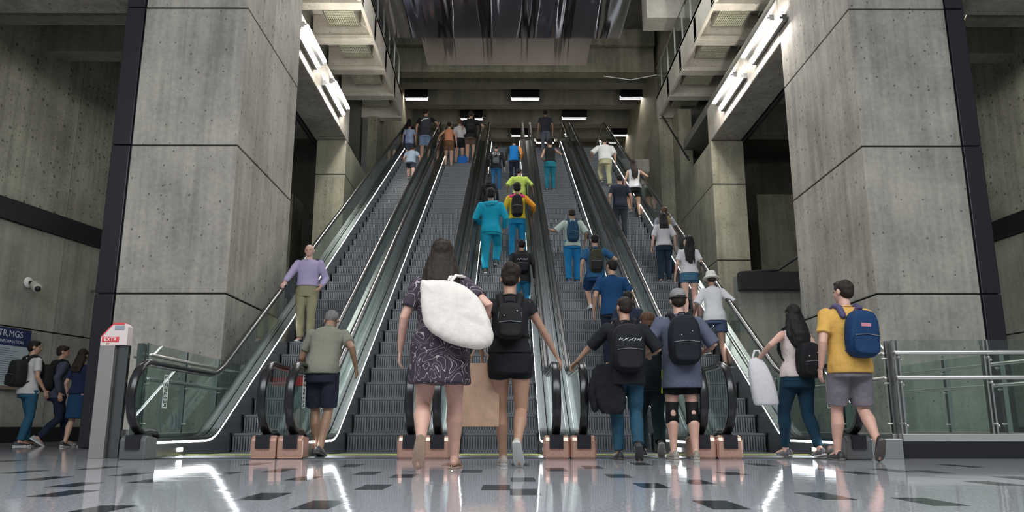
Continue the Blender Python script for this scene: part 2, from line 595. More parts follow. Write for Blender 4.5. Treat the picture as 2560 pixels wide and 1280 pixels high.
def walkway(side, xi, xo):
    s = 1 if xi > 0 else -1
    yend = d_at(303, ZC)
    lo, hi = min(xi, xo), max(xi, xo)
    fascia = MB()
    a, b = (xi - 0.1, xi) if s < 0 else (xi, xi + 0.1)
    fascia.box(min(a, b), max(a, b), 16.5, yend, ZC + 0.05, ZC + 0.95)
    fascia.box(lo + (0.0 if s > 0 else 0), hi, 16.5, yend - 0.01, ZC + 0.8, ZC + 0.94)
    fascia.box(lo + 0.01, hi - 0.01, yend - 0.35, yend - 0.01, ZC, ZC + 0.79)
    struct('walkway_slab', fascia, MATS['concrete_soffit'], 'concrete walkway slab high on the %s side of the escalator void' % side, 'slab', bevel=0.015)
    ys = [d_at(py, ZC) for py in (-55, 25, 112, 187, 250)]
    nm = ['frontmost', 'second', 'third', 'fourth', 'rearmost']
    for i, y in enumerate(ys):
        mb = MB().box(lo, hi, y - 0.30, y, ZC + 0.14, ZC + 0.79)
        mb.box(lo, hi, y - 0.34, y + 0.03, ZC, ZC + 0.14)
        if s < 0:
            mb.prism([(xi - 0.1, ZC + 0.8), (xi - 0.1, ZC + 0.2), (xi - 0.75, ZC + 0.8)], 'y', y - 0.42, y - 0.34)
        else:
            mb.prism([(xi + 0.1, ZC + 0.8), (xi + 0.75, ZC + 0.8), (xi + 0.1, ZC + 0.2)], 'y', y - 0.42, y - 0.34)
        struct('rib', mb, MATS['concrete_soffit'], '%s pale concrete rib under the %s walkway' % (nm[i], side), 'beam', bevel=0.012)
    for i in range(len(ys)):
        y0 = ys[i] + 0.05
        y1 = (ys[i + 1] - 0.38) if i < 4 else yend - 0.4
        if y1 - y0 < 0.3:
            y1 = y0 + 0.9
        c = (lo + hi) / 2 + (0.05 if s < 0 else -0.05)
        x0, x1 = c - 0.42, c + 0.42
        z = ZC + 0.42
        mb = MB()
        n = 15
        for k in range(n + 1):
            x = x0 + (x1 - x0) * k / n
            mb.box(x - 0.012, x + 0.012, y0, y1, z, z + 0.012)
        n2 = 16
        for k in range(n2 + 1):
            y = y0 + (y1 - y0) * k / n2
            mb.box(x0, x1, y - 0.012, y + 0.012, z - 0.012, z)
        t = empty('mesh_tray', (0, 0, 0))
        tag(t, '%s galvanised wire mesh tray between the ribs of the %s walkway' % (nm[i], side), 'cable tray', 'wire mesh trays under the walkways')
        mb.build('wire_grid', WIRE, t)
        fr = MB()
        for (xa, xb, ya, yb) in ((x0 - 0.03, x0, y0, y1), (x1, x1 + 0.03, y0, y1), (x0 - 0.03, x1 + 0.03, y0 - 0.03, y0), (x0 - 0.03, x1 + 0.03, y1, y1 + 0.03)):
            fr.box(xa, xb, ya, yb, z - 0.05, z + 0.05)
        fr.build('frame', RAILM, t)
        hg = MB()
        for (x, y) in ((x0, y0 + 0.1), (x1, y0 + 0.1), (x0, y1 - 0.1), (x1, y1 - 0.1)):
            hg.box(x - 0.01, x + 0.01, y - 0.01, y + 0.01, z, ZC + 0.8)
        hg.build('hanger', STEEL, t)
    # glass guard rail on the inner edge
    xr = xi + (0.06 if s > 0 else -0.06)
    t = empty('guard_rail', (xr, 0, ZC + 0.95))
    tag(t, 'glass guard rail with steel posts along the edge of the %s walkway' % side, 'railing')
    z = ZC + 0.95
    k = 0
    y = 17.0
    while y < yend:
        MB().box(-0.02, 0.02, y - 0.025, y + 0.025, 0, 1.1).build('post', RAILM, t)
        y += 1.15
    MB().tube([(0, 16.6, 1.12), (0, yend, 1.12)], 0.022).build('handrail', RAILM, t, True)
    MB().box(-0.006, 0.006, 16.6, yend, 0.06, 1.0).build('glass_panel', GLB, t)
    if s > 0:
        MB().tube([(-0.02, yend - 0.05, 0.85), (-0.9, yend + 0.4, 0.86), (-1.9, yend + 0.4, 1.0)], 0.02).build('end_bar', RAILM, t, True)


walkway('left', -3.88, -5.66)
walkway('right', 5.40, 7.22)


# ------------------------------------------------------------------ lamps
def tube_light(pa, pb, label, group, tm=TUBEM, w=0.05, deep=0.06):
    pa, pb = Vector(pa), Vector(pb)
    t = empty('tube_light', pa)
    tag(t, label, 'light', group)
    d = pb - pa
    ex = Vector((1, 0, 0)) if abs(d.y) > abs(d.x) else Vector((0, 1, 0))
    a = MB()
    b = MB()
    for mb, ww, z0, z1 in ((a, w * 1.5, 0.0, deep), (b, w, -0.035, 0.0)):
        vs = []
        for q in (Vector((0, 0, 0)), d):
            for sx in (-1, 1):
                for z in (z0, z1):
                    vs.append(q + ex * sx * ww * 0.5 + Vector((0, 0, z)))
        mb.add(vs, [(0, 1, 3, 2), (4, 6, 7, 5), (0, 4, 5, 1), (2, 3, 7, 6), (0, 2, 6, 4), (1, 5, 7, 3)])
    a.build('housing', BLACK if tm is TUBEU else STEEL, t)
    b.build('tube', tm, t)
    return t


def at_x(px, py, x):
    d = ray(px, py)
    t = x / d.x
    return Vector((x, d.y * t, CAM_Z + d.z * t))


for (pxs, side, nm) in (
        (((745, 82), (797, 185)), 'left', 'near lower'), (((767, 85), (813, 184)), 'left', 'near upper'),
        (((820, 222), (860, 300)), 'left', 'far lower'), (((838, 225), (871, 297)), 'left', 'far upper'),
        (((1950, 77), (1878, 183)), 'right', 'near lower'), (((1919, 87), (1858, 180)), 'right', 'near upper'),
        (((1853, 221), (1800, 298)), 'right', 'far lower'), (((1829, 223), (1785, 293)), 'right', 'far upper')):
    xt = -4.47 if side == 'left' else 5.61
    pa, pb = at_x(*pxs[0], xt), at_x(*pxs[1], xt)
    zm = 8.62 if 'lower' in nm else 9.02
    t = empty('tube_light', (xt, pa.y, zm))
    tag(t, '%s tube light of four glowing along the %s concrete beam' % (nm, side), 'light', 'tube lights on the concrete beams')
    Lt = pb.y - pa.y
    MB().tube([(0, 0, 0), (0, Lt, 0)], 0.027, 10).build('tube', TUBEM, t, True)
    sb = 0.05 if side == 'right' else -0.05
    MB().box(min(sb, sb * 3.0), max(sb, sb * 3.0), -0.05, Lt + 0.05, -0.065, 0.065).box(min(0, sb), max(0, sb), -0.04, -0.01, -0.02, 0.02).box(min(0, sb), max(0, sb), Lt + 0.01, Lt + 0.04, -0.02, 0.02).build('housing', GREYPL, t)  # plate added between tube and beam to keep light off the beam face
zu = ZS - 0.02
for (xa, xb, py, nm) in ((1013, 1070, 243, 'left end of the front row'), (1278, 1348, 243, 'middle of the front row'), (1550, 1618, 241, 'right end of the front row'),
                         (1150, 1207, 293, 'left one of the second row'), (1405, 1466, 292, 'right one of the second row'),
                         (1530, 1584, 334, 'right side of the third row'), (1278, 1330, 335, 'middle of the third row'), (1570, 1618, 382, 'right side of the fourth row'), (1340, 1385, 352, 'fourth row behind the topmost man')):
    pa, pb = at_z(xa, py, zu), at_z(xb, py, zu)
    ym = (pa.y + pb.y) / 2
    t = tube_light((pa.x, ym, zu), (pb.x, ym, zu), 'linear ceiling lamp at the %s' % nm, 'linear lamps of the upper hall', TUBEU, 0.05, 0.05)
    MB().box(0.1, 0.13, -0.01, 0.01, 0.28, 0.84).box(0.5, 0.53, -0.01, 0.01, 0.28, 0.84).build('hanger', STEEL, t)
    MB().box(0, pb.x - pa.x, -0.22, -0.14, -0.1, 0.28).box(0, pb.x - pa.x, 0.14, 0.22, -0.1, 0.28).box(0, pb.x - pa.x, -0.22, 0.22, 0.2, 0.28).build('reflector', BLACK, t)
# ------------------------------------------------------------------ escalators
TAN = 0.6
INC = math.atan(TAN)
NSTEP = 43
ESC_X = [-3.10, -1.61, -0.12, 1.37, 2.86]
HALF = 0.745
YB = 8.22          # front of the newel bases


def path(af, ai, y0, y1, rad=0.9, n=8):
    """(y,z) polyline at a height af over the flats and ai over the incline, with rounded bends"""
    yb = ESC_Y0 + (af - ai) / TAN
    yt = yb + (ZTOP) / TAN
    pts = [(y0, af)]
    tl = rad * math.tan(INC / 2)
    def bend(yc, zc, d0, d1):
        p0 = Vector((yc, zc)) - Vector(d0) * tl
        p2 = Vector((yc, zc)) + Vector(d1) * tl
        return [tuple(p0 * (1 - t) ** 2 + Vector((yc, zc)) * 2 * t * (1 - t) + p2 * t * t) for t in [i / n for i in range(n + 1)]]
    u, v = (1, 0), (math.cos(INC), math.sin(INC))
    pts += bend(yb, af, u, v)
    pts += bend(yt, af + ZTOP, v, u)
    pts.append((y1, af + ZTOP))
    return pts


def ribbon(lo, hi, x0, x1, mb=None, mi=0):
    """solid strip between two (y,z) polylines of equal length"""
    mb = mb or MB()
    n = len(lo)
    vs = []
    for x in (x0, x1):
        vs += [(x, y, z) for y, z in lo] + [(x, y, z) for y, z in hi]
    fs = []
    for i in range(n - 1):
        a, b = i, i + 1
        fs += [(a, b, n + b, n + a), (2 * n + a, 3 * n + a, 3 * n + b, 2 * n + b), (a, 2 * n + a, 2 * n + b, b), (n + a, n + b, 3 * n + b, 3 * n + a)]
    fs += [(0, n, 3 * n, 2 * n), (n - 1, 3 * n - 1, 4 * n - 1, 2 * n - 1)]
    return mb.add(vs, fs, mi)


NR = 0.37
NC = (YB + 0.22, 0.61)
Y1 = ESC_Y0 + 0.4 * NSTEP + 1.9


def rail_path(NC=NC):
    pts = []
    for i in range(15):
        a = R(-62) - R(208) * i / 14 + 0.0
        # from underneath, round the front to the top
        pts.append((NC[0] + NR * math.cos(a), NC[1] + NR * 0.99 * math.sin(a)))
    pts[0] = (NC[0] + 0.22, 0.25)
    pts = [(NC[0] + 0.27, 0.20)] + pts
    top = path(0.97, 0.97, NC[0] + 0.1, Y1)
    pts = [p for p in pts if not (p[1] > 0.9 and p[0] > NC[0] + 0.05)]
    pts += top
    zc = ZTOP + 0.61
    for i in range(1, 13):
        a = R(90) - R(180) * i / 12
        pts.append((Y1 + NR * math.cos(a), zc + NR * math.sin(a)))
    return pts


RP = rail_path()
YB_MAIN = YB


def sweep(pts, x, w, th, off=0.0, mb=None):
    mb = mb or MB()
    rings = []
    n = len(pts)
    prof = [(-w / 2, -th / 2), (-w / 2, th * 0.15), (-w * 0.36, th / 2), (w * 0.36, th / 2), (w / 2, th * 0.15), (w / 2, -th / 2)]
    for i, (y, z) in enumerate(pts):
        a = Vector(pts[min(i + 1, n - 1)]) - Vector(pts[max(i - 1, 0)])
        a.normalize()
        nr = Vector((-a.y, a.x))
        rings.append([Vector((x + px, y + nr.x * (pz + off), z + nr.y * (pz + off))) for px, pz in prof])
    return mb.loft(rings)


def esc_part_builders(fw=0.0):
    P = {}
    YB = YB_MAIN - fw
    NC = (YB + 0.22, 0.61)
    RP = rail_path(NC)
    for s in (-1, 1):
        xr = s * 0.605
        P['handrail', s] = (sweep(RP, xr, 0.088, 0.038), RUBBER, True)
        P['rail_guide', s] = (sweep(RP, xr, 0.04, 0.03, -0.032), STEEL, True)
        lo = path(0.20, 0.34, YB + 0.1, Y1)
        hi = path(0.94, 0.93, YB + 0.1, Y1)
        g = ribbon(lo, hi, xr - 0.006, xr + 0.006)
        # rounded glass end inside the newel bend
        disc = []
        for i in range(13):
            a = R(90) + R(155) * i / 12
            disc.append((NC[0] + (NR - 0.03) * math.cos(a), NC[1] + (NR - 0.04) * math.sin(a)))
        disc = [(YB + 0.1 if d[0] > YB + 0.1 else d[0], d[1]) for d in disc]
        poly = disc + [(YB + 0.1, 0.24), (YB + 0.1, 0.93)]
        g.prism(poly[1:], 'x', xr - 0.006, xr + 0.006)
        P['glass_panel', s] = (g, GLS, False)
        xi0, xi1 = sorted((s * 0.505, s * 0.52))
        P['skirt_panel', s] = (ribbon(path(-0.02, -0.25, YB + 0.27, Y1), path(0.15, 0.28, YB + 0.27, Y1), xi0, xi1), STEEL, False)
        xd0, xd1 = sorted((s * 0.50, s * 0.592))
        P['inner_deck', s] = (ribbon(path(0.172, 0.30, YB + 0.27, Y1), path(0.20, 0.335, YB + 0.27, Y1), xd0, xd1), STEEL_D, False)
        xo0, xo1 = sorted((s * 0.618, s * 0.74))
        P['outer_deck', s] = (ribbon(path(0.10, 0.2, YB + 0.27, Y1), path(0.19, 0.325, YB + 0.27, Y1), xo0, xo1), STEEL_D, False)
        xt0, xt1 = sorted((s * 0.655, s * 0.668))
        P['deck_trim', s] = (ribbon(path(0.192, 0.327, YB + 0.27, Y1), path(0.21, 0.345, YB + 0.27, Y1), xt0, xt1), STEEL, False)
        xl0, xl1 = sorted((s * 0.498, s * 0.512))
        pl, ph = path(0.148, 0.285, YB + 0.272, Y1), path(0.172, 0.305, YB + 0.272, Y1)
        k = 12
        P['led_strip', s] = (ribbon(pl[:k], ph[:k], xl0, xl1), LEDM, False)
        P['led_strip_upper', s] = (ribbon(pl[k - 1:], ph[k - 1:], xl0, xl1), GLINTM, False)  # steel trim highlight on the incline, drawn as a glowing strip
        b0, b1 = sorted((s * 0.478, s * 0.742))
        nb = MB().prism([(YB, 0.0), (YB + 0.27, 0.0), (YB + 0.27, 0.21), (YB + 0.04, 0.235), (YB, 0.2)], 'x', b0, b1)
        P['newel_base', s] = (nb, COPPER, False)
        c0, c1 = sorted((s * 0.535, s * 0.675))
        P['handrail_inlet', s] = (MB().prism([(YB - 0.02, 0.10), (YB + 0.25, 0.10), (YB + 0.25, 0.26), (YB - 0.02, 0.238)], 'x', c0, c1), BLACK, False)
        l0, l1 = sorted((s * 0.499, s * 0.515))
    return P


PB_ = esc_part_builders()
PB_OUT = esc_part_builders(0.22)
ESC_MESH = {}
GLYPH = {}


def escalator(i, cx):
    labels = ['leftmost escalator of five, carrying an old man downwards',
              'second escalator from the left, nearly empty with three people at its top',
              'middle escalator of five, crowded with people in bright jackets',
              'fourth escalator from the left, with a person wearing a blue backpack halfway up',
              'rightmost escalator of five, beside the right concrete piers']
    t = empty('escalator', (cx, 0, 0))
    tag(t, labels[i], 'escalator', 'five parallel escalators')

    def part(name, mb, m, sm=False, key=None, bevel=0.0):
        key = key or (name, m.name)
        if key in ESC_MESH:
            o = bpy.data.objects.new(name, ESC_MESH[key])
            COL.objects.link(o)
            o.parent = t
            if bevel:
                bv = o.modifiers.new('bevel', 'BEVEL')
                bv.width = bevel
        else:
            o = mb.build(name, m, t, sm, bevel)
            ESC_MESH[key] = o.data
        return o
    for (nm, s), (mb, m, sm) in PB_.items():
        outer = (i == 0 and s < 0) or (i == 4 and s > 0)
        if outer:
            mb, m, sm = PB_OUT[nm, s]
        if nm == 'newel_base' and ((i == 0 and s < 0) or (i == 4 and s > 0)):
            m = GREYPL
        o = part(nm, mb, m, sm, (nm, s, m.name, outer), 0.02 if nm == 'newel_base' else 0.0)
        if nm == 'newel_base' and m is GREYPL:
            o['label'] = 'grey newel base'
        if nm == 'led_strip_upper':
            o.name = 'led_strip'
    # truss under the steps
    lo = path(-0.6, -1.25, YB + 0.5, Y1)
    hi = path(-0.05, -0.42, YB + 0.5, Y1)
    part('truss', ribbon(lo, hi, -0.735, 0.735), STEEL_D, key='truss')
    side = MB()
    for s in (-1, 1):
        a, b = sorted((s * 0.728, s * 0.744))
        ribbon(path(-0.3, -1.2, YB + 0.56, Y1), path(0.185, 0.32, YB + 0.56, Y1), a, b, side)
    part('side_cladding', side, STEEL_D, key='cladding')
    # landing plate, comb and the small lights beside the comb
    part('landing_plate', MB().box(-0.5, 0.5, YB + 0.05, YB + 0.62, -0.01, 0.012), STEEL_D, key='plate')
    part('comb_plate', MB().box(-0.5, 0.5, YB + 0.62, YB + 0.80, -0.01, 0.016), STEEL, key='comb')
    part('yellow_comb', MB().box(-0.48, 0.48, YB + 0.78, YB + 0.84, 0.0, 0.02), YEL, key='ycomb')
    part('landing_plate', MB().box(-0.5, 0.5, Y1 - 0.75, Y1 + 0.8, ZTOP - 0.02, ZTOP + 0.012), STEEL_D, key='plate2')
    sl = MB()
    for s in (-1, 1):
        a, b = sorted((s * 0.4985, s * 0.508))
        sl.box(a, b, YB + 0.62, YB + 0.75, 0.055, 0.095)
    part('comb_light', sl, LEDM, key='comb_light')
    # steps
    st = MB()
    st.box(-0.495, 0.495, 0.0, 0.405, -0.028, 0.0, 0)
    seg = 6
    prof = [(0.0, -0.028)] + [(0.012 + 0.03 * math.sin(math.pi * q / seg * 0.5) ** 2 + 0.018 * math.sin(math.pi * q / seg), -0.028 - 0.214 * q / seg) for q in range(seg + 1)]
    prof += [(0.14, -0.242), (0.14, -0.028)]
    st.prism(prof, 'x', -0.49, 0.49, 1)
    for k in range(28):      # cleats of the riser
        x = -0.47 + 0.94 * k / 27
        st.box(x - 0.009, x + 0.009, 0.014, 0.04, -0.224, -0.03, 1)
    st.box(-0.495, -0.47, -0.004, 0.4, -0.03, 0.004, 2).box(0.47, 0.495, -0.004, 0.4, -0.03, 0.004, 2)
    for k in range(-3, NSTEP + 3):
        y = ESC_Y0 + 0.4 * k
        z = min(max(k, 0), NSTEP) * 0.24
        if 'step' in ESC_MESH:
            o = bpy.data.objects.new('step', ESC_MESH['step'])
            COL.objects.link(o)
            o.parent = t
        else:
            o = st.build('step', [TREADM, STEPM, BLACK], t)
            ESC_MESH['step'] = o.data
        o.location = (0, y, z)
    return t


ESC = [escalator(i, x) for i, x in enumerate(ESC_X)]


def esc_decals(t, s):
    """white vertical lettering strip and dark icon arcs on the lower glass"""
    x = s * 0.597
    mb = MB()
    y0, y1 = NC[0] + 0.12, NC[0] + 0.24
    a, b = sorted((x, x - s * 0.002))
    mb.box(a, b, y0, y0 + 0.012, 0.52, 0.86).box(a, b, y1 - 0.012, y1, 0.52, 0.86).box(a, b, y0, y1, 0.855, 0.867).box(a, b, y0, y1, 0.515, 0.527)
    rnd = random.Random(3)
    for k in range(7):
        zc = 0.555 + k * 0.045
        mb.box(a, b, y0 + 0.03, y0 + 0.045, zc - 0.014, zc + 0.016)
        mb.box(a, b, y0 + 0.03, y1 - 0.03, zc + (-0.014 if k % 2 else 0.006), zc + (-0.004 if k % 2 else 0.016))
        if k % 3:
            mb.box(a, b, y1 - 0.045, y1 - 0.03, zc - 0.014, zc + 0.016)
    o = mb.build('lettering_sticker', WHITE, t)
    mb = MB()
    for (yc, zc, r0, r1, a0, a1) in ((NC[0] + 0.28, 0.50, 0.24, 0.27, 150, 235), (NC[0] + 0.34, 0.36, 0.10, 0.125, -60, 60), (NC[0] + 0.42, 0.36, 0.11, 0.14, -50, 50), (NC[0] + 0.53, 0.36, 0.11, 0.135, -45, 45)):
        n = 14
        vs, fs = [], []
        for i in range(n + 1):
            an = R(a0 + (a1 - a0) * i / n)
            w = math.sin(math.pi * i / n) * 0.5 + 0.3
            rm = (r0 + r1) / 2
            for rr in (rm - (r1 - r0) * w, rm + (r1 - r0) * w):
                for xx in (a, b):
                    vs.append((xx, yc + rr * math.cos(an) * 0.8, zc + rr * math.sin(an)))
        for i in range(n):
            q, p = i * 4, i * 4 + 4
            fs += [(q, q + 2, p + 2, p), (q + 1, p + 1, p + 3, q + 3), (q, p, p + 1, q + 1), (q + 2, q + 3, p + 3, p + 2)]
        mb.add(vs, fs)
    mb.build('icon_marks', mat('decal_blue_grey', (0.06, 0.09, 0.11), 0.4), t)


esc_decals(ESC[0], -1)
esc_decals(ESC[4], 1)
esc_decals(ESC[1], -1)


# ------------------------------------------------------------------ glass barriers beside the escalators
def barrier(p0, p1, label, posts, plinth=True, ztop=1.22, group=None):
    p0, p1 = Vector(p0), Vector(p1)
    d = (p1 - p0)
    Ln = d.length
    t = empty('glass_barrier', (p0.x, p0.y, 0), math.atan2(d.y, d.x))
    tag(t, label, 'barrier', group)
    if plinth:
        MB().box(0, Ln, -0.04, 0.04, 0.0, 0.17).build('plinth', BLACK, t)
        MB().box(0, Ln, -0.05, 0.05, 0.17, 0.25).build('sill', RAILM, t, bevel=0.006)
    for (z, o_) in ((1.08, 0.07), (0.82, 0.07)):
        MB().tube([(0.0, o_ * posts[0], z), (Ln, o_ * posts[0], z)], 0.023).build('rail', RAILM, t, True)
    n = posts[1]
    for k in range(n + 1):
        x = 0.03 + (Ln - 0.06) * k / n
        f = MB().box(x - 0.03, x - 0.012, -0.03, 0.03, 0.25, ztop).box(x + 0.012, x + 0.03, -0.03, 0.03, 0.25, ztop)
        po = f.build('post', STEEL, t)
        c = MB()
        for z in (0.4, 0.82, 1.08):
            c.tube([(x, -0.02, z - 0.05), (x, posts[0] * 0.07, z - 0.05)], 0.012, 8)
            c.ell((x + 0.05, 0.0, z - 0.07), (0.018, 0.02, 0.018), None, 8, 6)
        c.build('clamp', RAILM, po, True)
    for k in range(n):
        x0 = 0.03 + (Ln - 0.06) * k / n + 0.035
        x1 = 0.03 + (Ln - 0.06) * (k + 1) / n - 0.035
        MB().box(x0, x1, -0.005, 0.005, 0.26, ztop).build('glass_panel', GLB, t)
    return t


barrier((4.06, 8.35), (6.9, 8.25), 'long glass barrier with two steel rails on a black plinth at the right', (-1, 3), group=None)
barrier((4.06, 8.42), (4.06, 12.0), 'glass barrier running back beside the rightmost escalator', (1, 3))
barrier((6.2, 8.7), (5.9, 12.0), 'inner glass barrier seen through the front one beside the right pier', (1, 3))
MB_ = MB().box(3.64, 4.00, 8.20, 8.32, 0.0, 0.20)
tag(MB_.build('kick_plate', STEEL, None, bevel=0.005), 'steel kick plate closing the gap between right newel and glass barrier', 'panel')
barrier((-3.97, 8.62), (-3.97, 13.0), 'glass barrier running back beside the leftmost escalator', (-1, 4))
bt = empty('rail_stub', (0, 0, 0))
tag(bt, 'short pair of steel rails joining the grey pylon to the left glass barrier', 'railing')
for z in (1.06, 0.80):
    MB().tube([(-4.05, 8.60, z), (-3.99, 8.60, z - 0.01)], 0.022).build('rail', RAILM, bt, True)
MB().box(-4.08, -3.99, 8.56, 8.66, 0.02, 0.17).build('plinth', BLACK, bt)
MB().box(-4.08, -3.99, 8.55, 8.67, 0.22, 0.29).build('sill', RAILM, bt)
MB().box(-4.0, -3.94, 8.52, 8.58, 0.0, 1.2).build('post', STEEL_D, bt)
tag(MB().box(-3.98, -3.86, 8.50, 8.51, 0.0, 1.2).build('glass_fin', GLB), 'narrow glass fin standing between the left newel and the barrier', 'glass panel')

# steel pylon with the red topped sign
py_ = empty('pylon', (-4.2, 8.45, 0))
tag(py_, 'tall steel pylon with a red topped sign left of the escalators', 'pylon')
MB().box(-0.14, 0.02, -0.06, 0.06, 0, 1.17).build('column_body', mat('pylon_steel', (0.42, 0.38, 0.36), 0.35, 0.8, 0.02, 30), py_, bevel=0.006)
MB().box(0.02, 0.14, 0.0, 0.06, 0, 1.17).build('side_channel', STEEL_D, py_, bevel=0.006)
MB().prism([(-0.14, 1.17), (0.02, 1.17), (0.14, 1.17), (0.14, 1.36), (0.10, 1.40), (-0.02, 1.40), (-0.14, 1.26)], 'y', -0.055, 0.055).build('sign_head', mat('sign_pink_white', (0.62, 0.52, 0.50), 0.5), py_)
REDM = mat('sign_red', (0.62, 0.05, 0.06), 0.45)
MB().add([(-0.14, -0.058, 1.26), (-0.02, -0.058, 1.40), (-0.02, -0.058, 1.385), (-0.13, -0.058, 1.255),
          (-0.14, 0.058, 1.26), (-0.02, 0.058, 1.40), (-0.02, 0.058, 1.385), (-0.13, 0.058, 1.255)],
         [(0, 1, 2, 3), (7, 6, 5, 4), (0, 4, 5, 1), (1, 5, 6, 2), (2, 6, 7, 3), (3, 7, 4, 0)]).box(-0.02, 0.10, -0.058, 0.058, 1.385, 1.405).build('red_edge', REDM, py_)
MB().box(0.0, 0.10, -0.06, -0.055, 1.33, 1.375).build('grey_pictogram', mat('sign_grey', (0.25, 0.27, 0.32), 0.5), py_)
MB().box(-0.125, 0.055, -0.058, -0.055, 1.20, 1.255).build('red_band', REDM, py_)


def text(s, size, loc, rot, m, parent, name='lettering', ext=0.001):
    c = bpy.data.curves.new(name, 'FONT')
    c.body = s
    c.size = size
    c.extrude = ext
    c.align_x = 'CENTER'
    c.align_y = 'CENTER'
    tmp = bpy.data.objects.new('tmp_text', c)
    me = bpy.data.meshes.new_from_object(tmp)
    bpy.data.objects.remove(tmp)
    bpy.data.curves.remove(c)
    me.materials.clear()
    me.materials.append(m)
    o = bpy.data.objects.new(name, me)
    o.location = loc
    o.rotation_euler = rot
    COL.objects.link(o)
    o.parent = parent
    return o


text('EXTR', 0.055, (-0.035, -0.0605, 1.228), (math.pi / 2, 0, 0), WHITE, py_)
text('am', 0.03, (-0.06, -0.0575, 1.185), (math.pi / 2, 0, 0), REDM, py_)

# map board on the left wall
d = Vector((math.sin(R(12)), math.cos(R(12)), 0))
bx = Vector((-10.35, 16.8, 0)) - d * 0.85 + Vector((d.y, -d.x, 0)) * 0.05
bd = empty('map_board', bx, math.atan2(d.y, d.x))
tag(bd, 'information board with dark blue header and grey text columns on the left wall', 'sign')
NAVY = mat('sign_navy', (0.018, 0.025, 0.085), 0.4)
MB().box(-2.2, 0.95, -0.05, 0.0, 1.15, 1.97).build('panel', mat('sign_paper', (0.36, 0.42, 0.45), 0.4), bd)
MB().box(-2.2, 0.97, -0.055, 0.005, 1.97, 2.33).build('header', NAVY, bd)
MB().box(-2.2, 0.97, -0.055, 0.005, 1.08, 1.15).build('lower_strip', mat('sign_brown', (0.19, 0.13, 0.10), 0.5), bd)
LT = mat('sign_lettering', (0.55, 0.58, 0.62), 0.5)
text('BITTR,MGS', 0.185, (0.30, -0.058, 2.21), (math.pi / 2, 0, 0), LT, bd)
text('SITE INFORMATION', 0.09, (0.38, -0.058, 2.05), (math.pi / 2, 0, 0), LT, bd)
mb = MB()
rnd = random.Random(5)
for cx in (-1.7, -0.95, -0.2, 0.5):
    for k in range(16):
        z = 1.90 - k * 0.045
        mb.box(cx - 0.28, cx - 0.28 + rnd.uniform(0.25, 0.55), -0.053, -0.049, z, z + 0.014)
mb.build('text_lines', mat('sign_text_grey', (0.16, 0.18, 0.22), 0.5), bd)


# wall mounted devices
def device(px, py, side, label, kind):
    M = ML if side == 'left' else MR
    o_ = Vector((M[0][3], M[1][3], 0))
    nr = Vector((M[0][1], M[1][1], 0))
    r = ray(px, py)
    t = (o_ - Vector((0, 0, CAM_Z))).dot(nr) / r.dot(nr)
    p = Vector((0, 0, CAM_Z)) + r * t
    e = empty('security_camera' if kind == 'cam' else 'loudspeaker', p, math.atan2(nr.y, nr.x))
    tag(e, label, 'security camera' if kind == 'cam' else 'loudspeaker')
    if kind == 'cam':
        MB().ell((0.03, 0, 0), (0.05, 0.12, 0.12)).build('mount', WHITE, e, True)
        MB().tube([(0.02, 0, 0), (0.14, 0.0, -0.03), (0.18, 0.0, -0.08)], 0.045).build('arm', BLACK, e, True)
        MB().tube([(0.12, 0.06, -0.04), (0.40, -0.14, -0.16)], [0.085, 0.10], 16).build('housing', mat('cream_plastic', (0.5, 0.5, 0.42), 0.4), e, True)
        MB().tube([(0.395, -0.135, -0.158), (0.47, -0.19, -0.19)], [0.06, 0.06], 14).build('lens', BLACK, e, True)
    else:
        MB().tube([(0.01, 0, 0.1), (0.35, 0, 0.12)], 0.02).build('bracket', STEEL, e, True)
        MB().box(0.25, 0.47, -0.11, 0.11, -0.26, 0.12, 0, Matrix.Rotation(R(-18), 4, 'Y') @ Matrix.Rotation(R(14), 4, 'X')).build('cabinet', mat('pale_plastic', (0.42, 0.42, 0.38), 0.5), e, bevel=0.03)
    return e


device(68, 706, 'left', 'cream security camera on a round mount high on the left wall', 'cam')
device(226, 738, 'left', 'small pale loudspeaker on the left wall beside the black channel', 'spk')
tag(MB().box(6.72, 6.98, 20.9, 20.94, 8.55, 8.95).build('notice', WHITE), 'small white notice hanging beside the rear right pier', 'notice')

# thin cable bundles high in both bays
for side, xa, xb in (('left', 285, 345), ('right', 2440, 2400)):
    mb = MB()
    for k in range(5):
        a = at_y(xa + k * 9 * (1 if side == 'left' else -1), -20, 14.2)
        b = at_y(xb + k * 5 * (1 if side == 'left' else -1), 75, 14.2)
        mb.tube([a, b], 0.009, 6)
    tag(mb.build('cables', mat('pale_cable', (0.4, 0.38, 0.3), 0.5), None, True), 'bundle of thin pale cables slanting down in front of the %s bay ceiling' % side, 'cables')
# glass railing and wall rail behind the top landings
wr = empty('wall_rail', (0, 0, 0))
tag(wr, 'dark sloping handrail on the concrete wall right of the rightmost escalator', 'handrail')
MB().tube([(5.5, 22.9, 8.3), (5.5, 26.5, 11.2)], 0.03).build('rail', BLACK, wr, True)
for k in (0.1, 0.5, 0.9):
    MB().tube([(5.5, 22.9 + 3.6 * k, 8.3 + 2.9 * k), (5.62, 22.9 + 3.6 * k, 8.22 + 2.9 * k)], 0.012).build('bracket', BLACK, wr, True)
# ------------------------------------------------------------------ people
SK = {'light': (0.48, 0.29, 0.21), 'tan': (0.38, 0.215, 0.145), 'brown': (0.25, 0.14, 0.09), 'pink': (0.52, 0.30, 0.235)}
HAIRC = {'black': (0.010, 0.009, 0.009), 'dark': (0.022, 0.015, 0.012), 'brown': (0.07, 0.038, 0.022), 'grey': (0.13, 0.125, 0.12)}
TEX = {}


def clouds(size):
    if size not in TEX:
        t = bpy.data.textures.new('folds', 'CLOUDS')
        t.noise_scale = size
        TEX[size] = t
    return TEX[size]


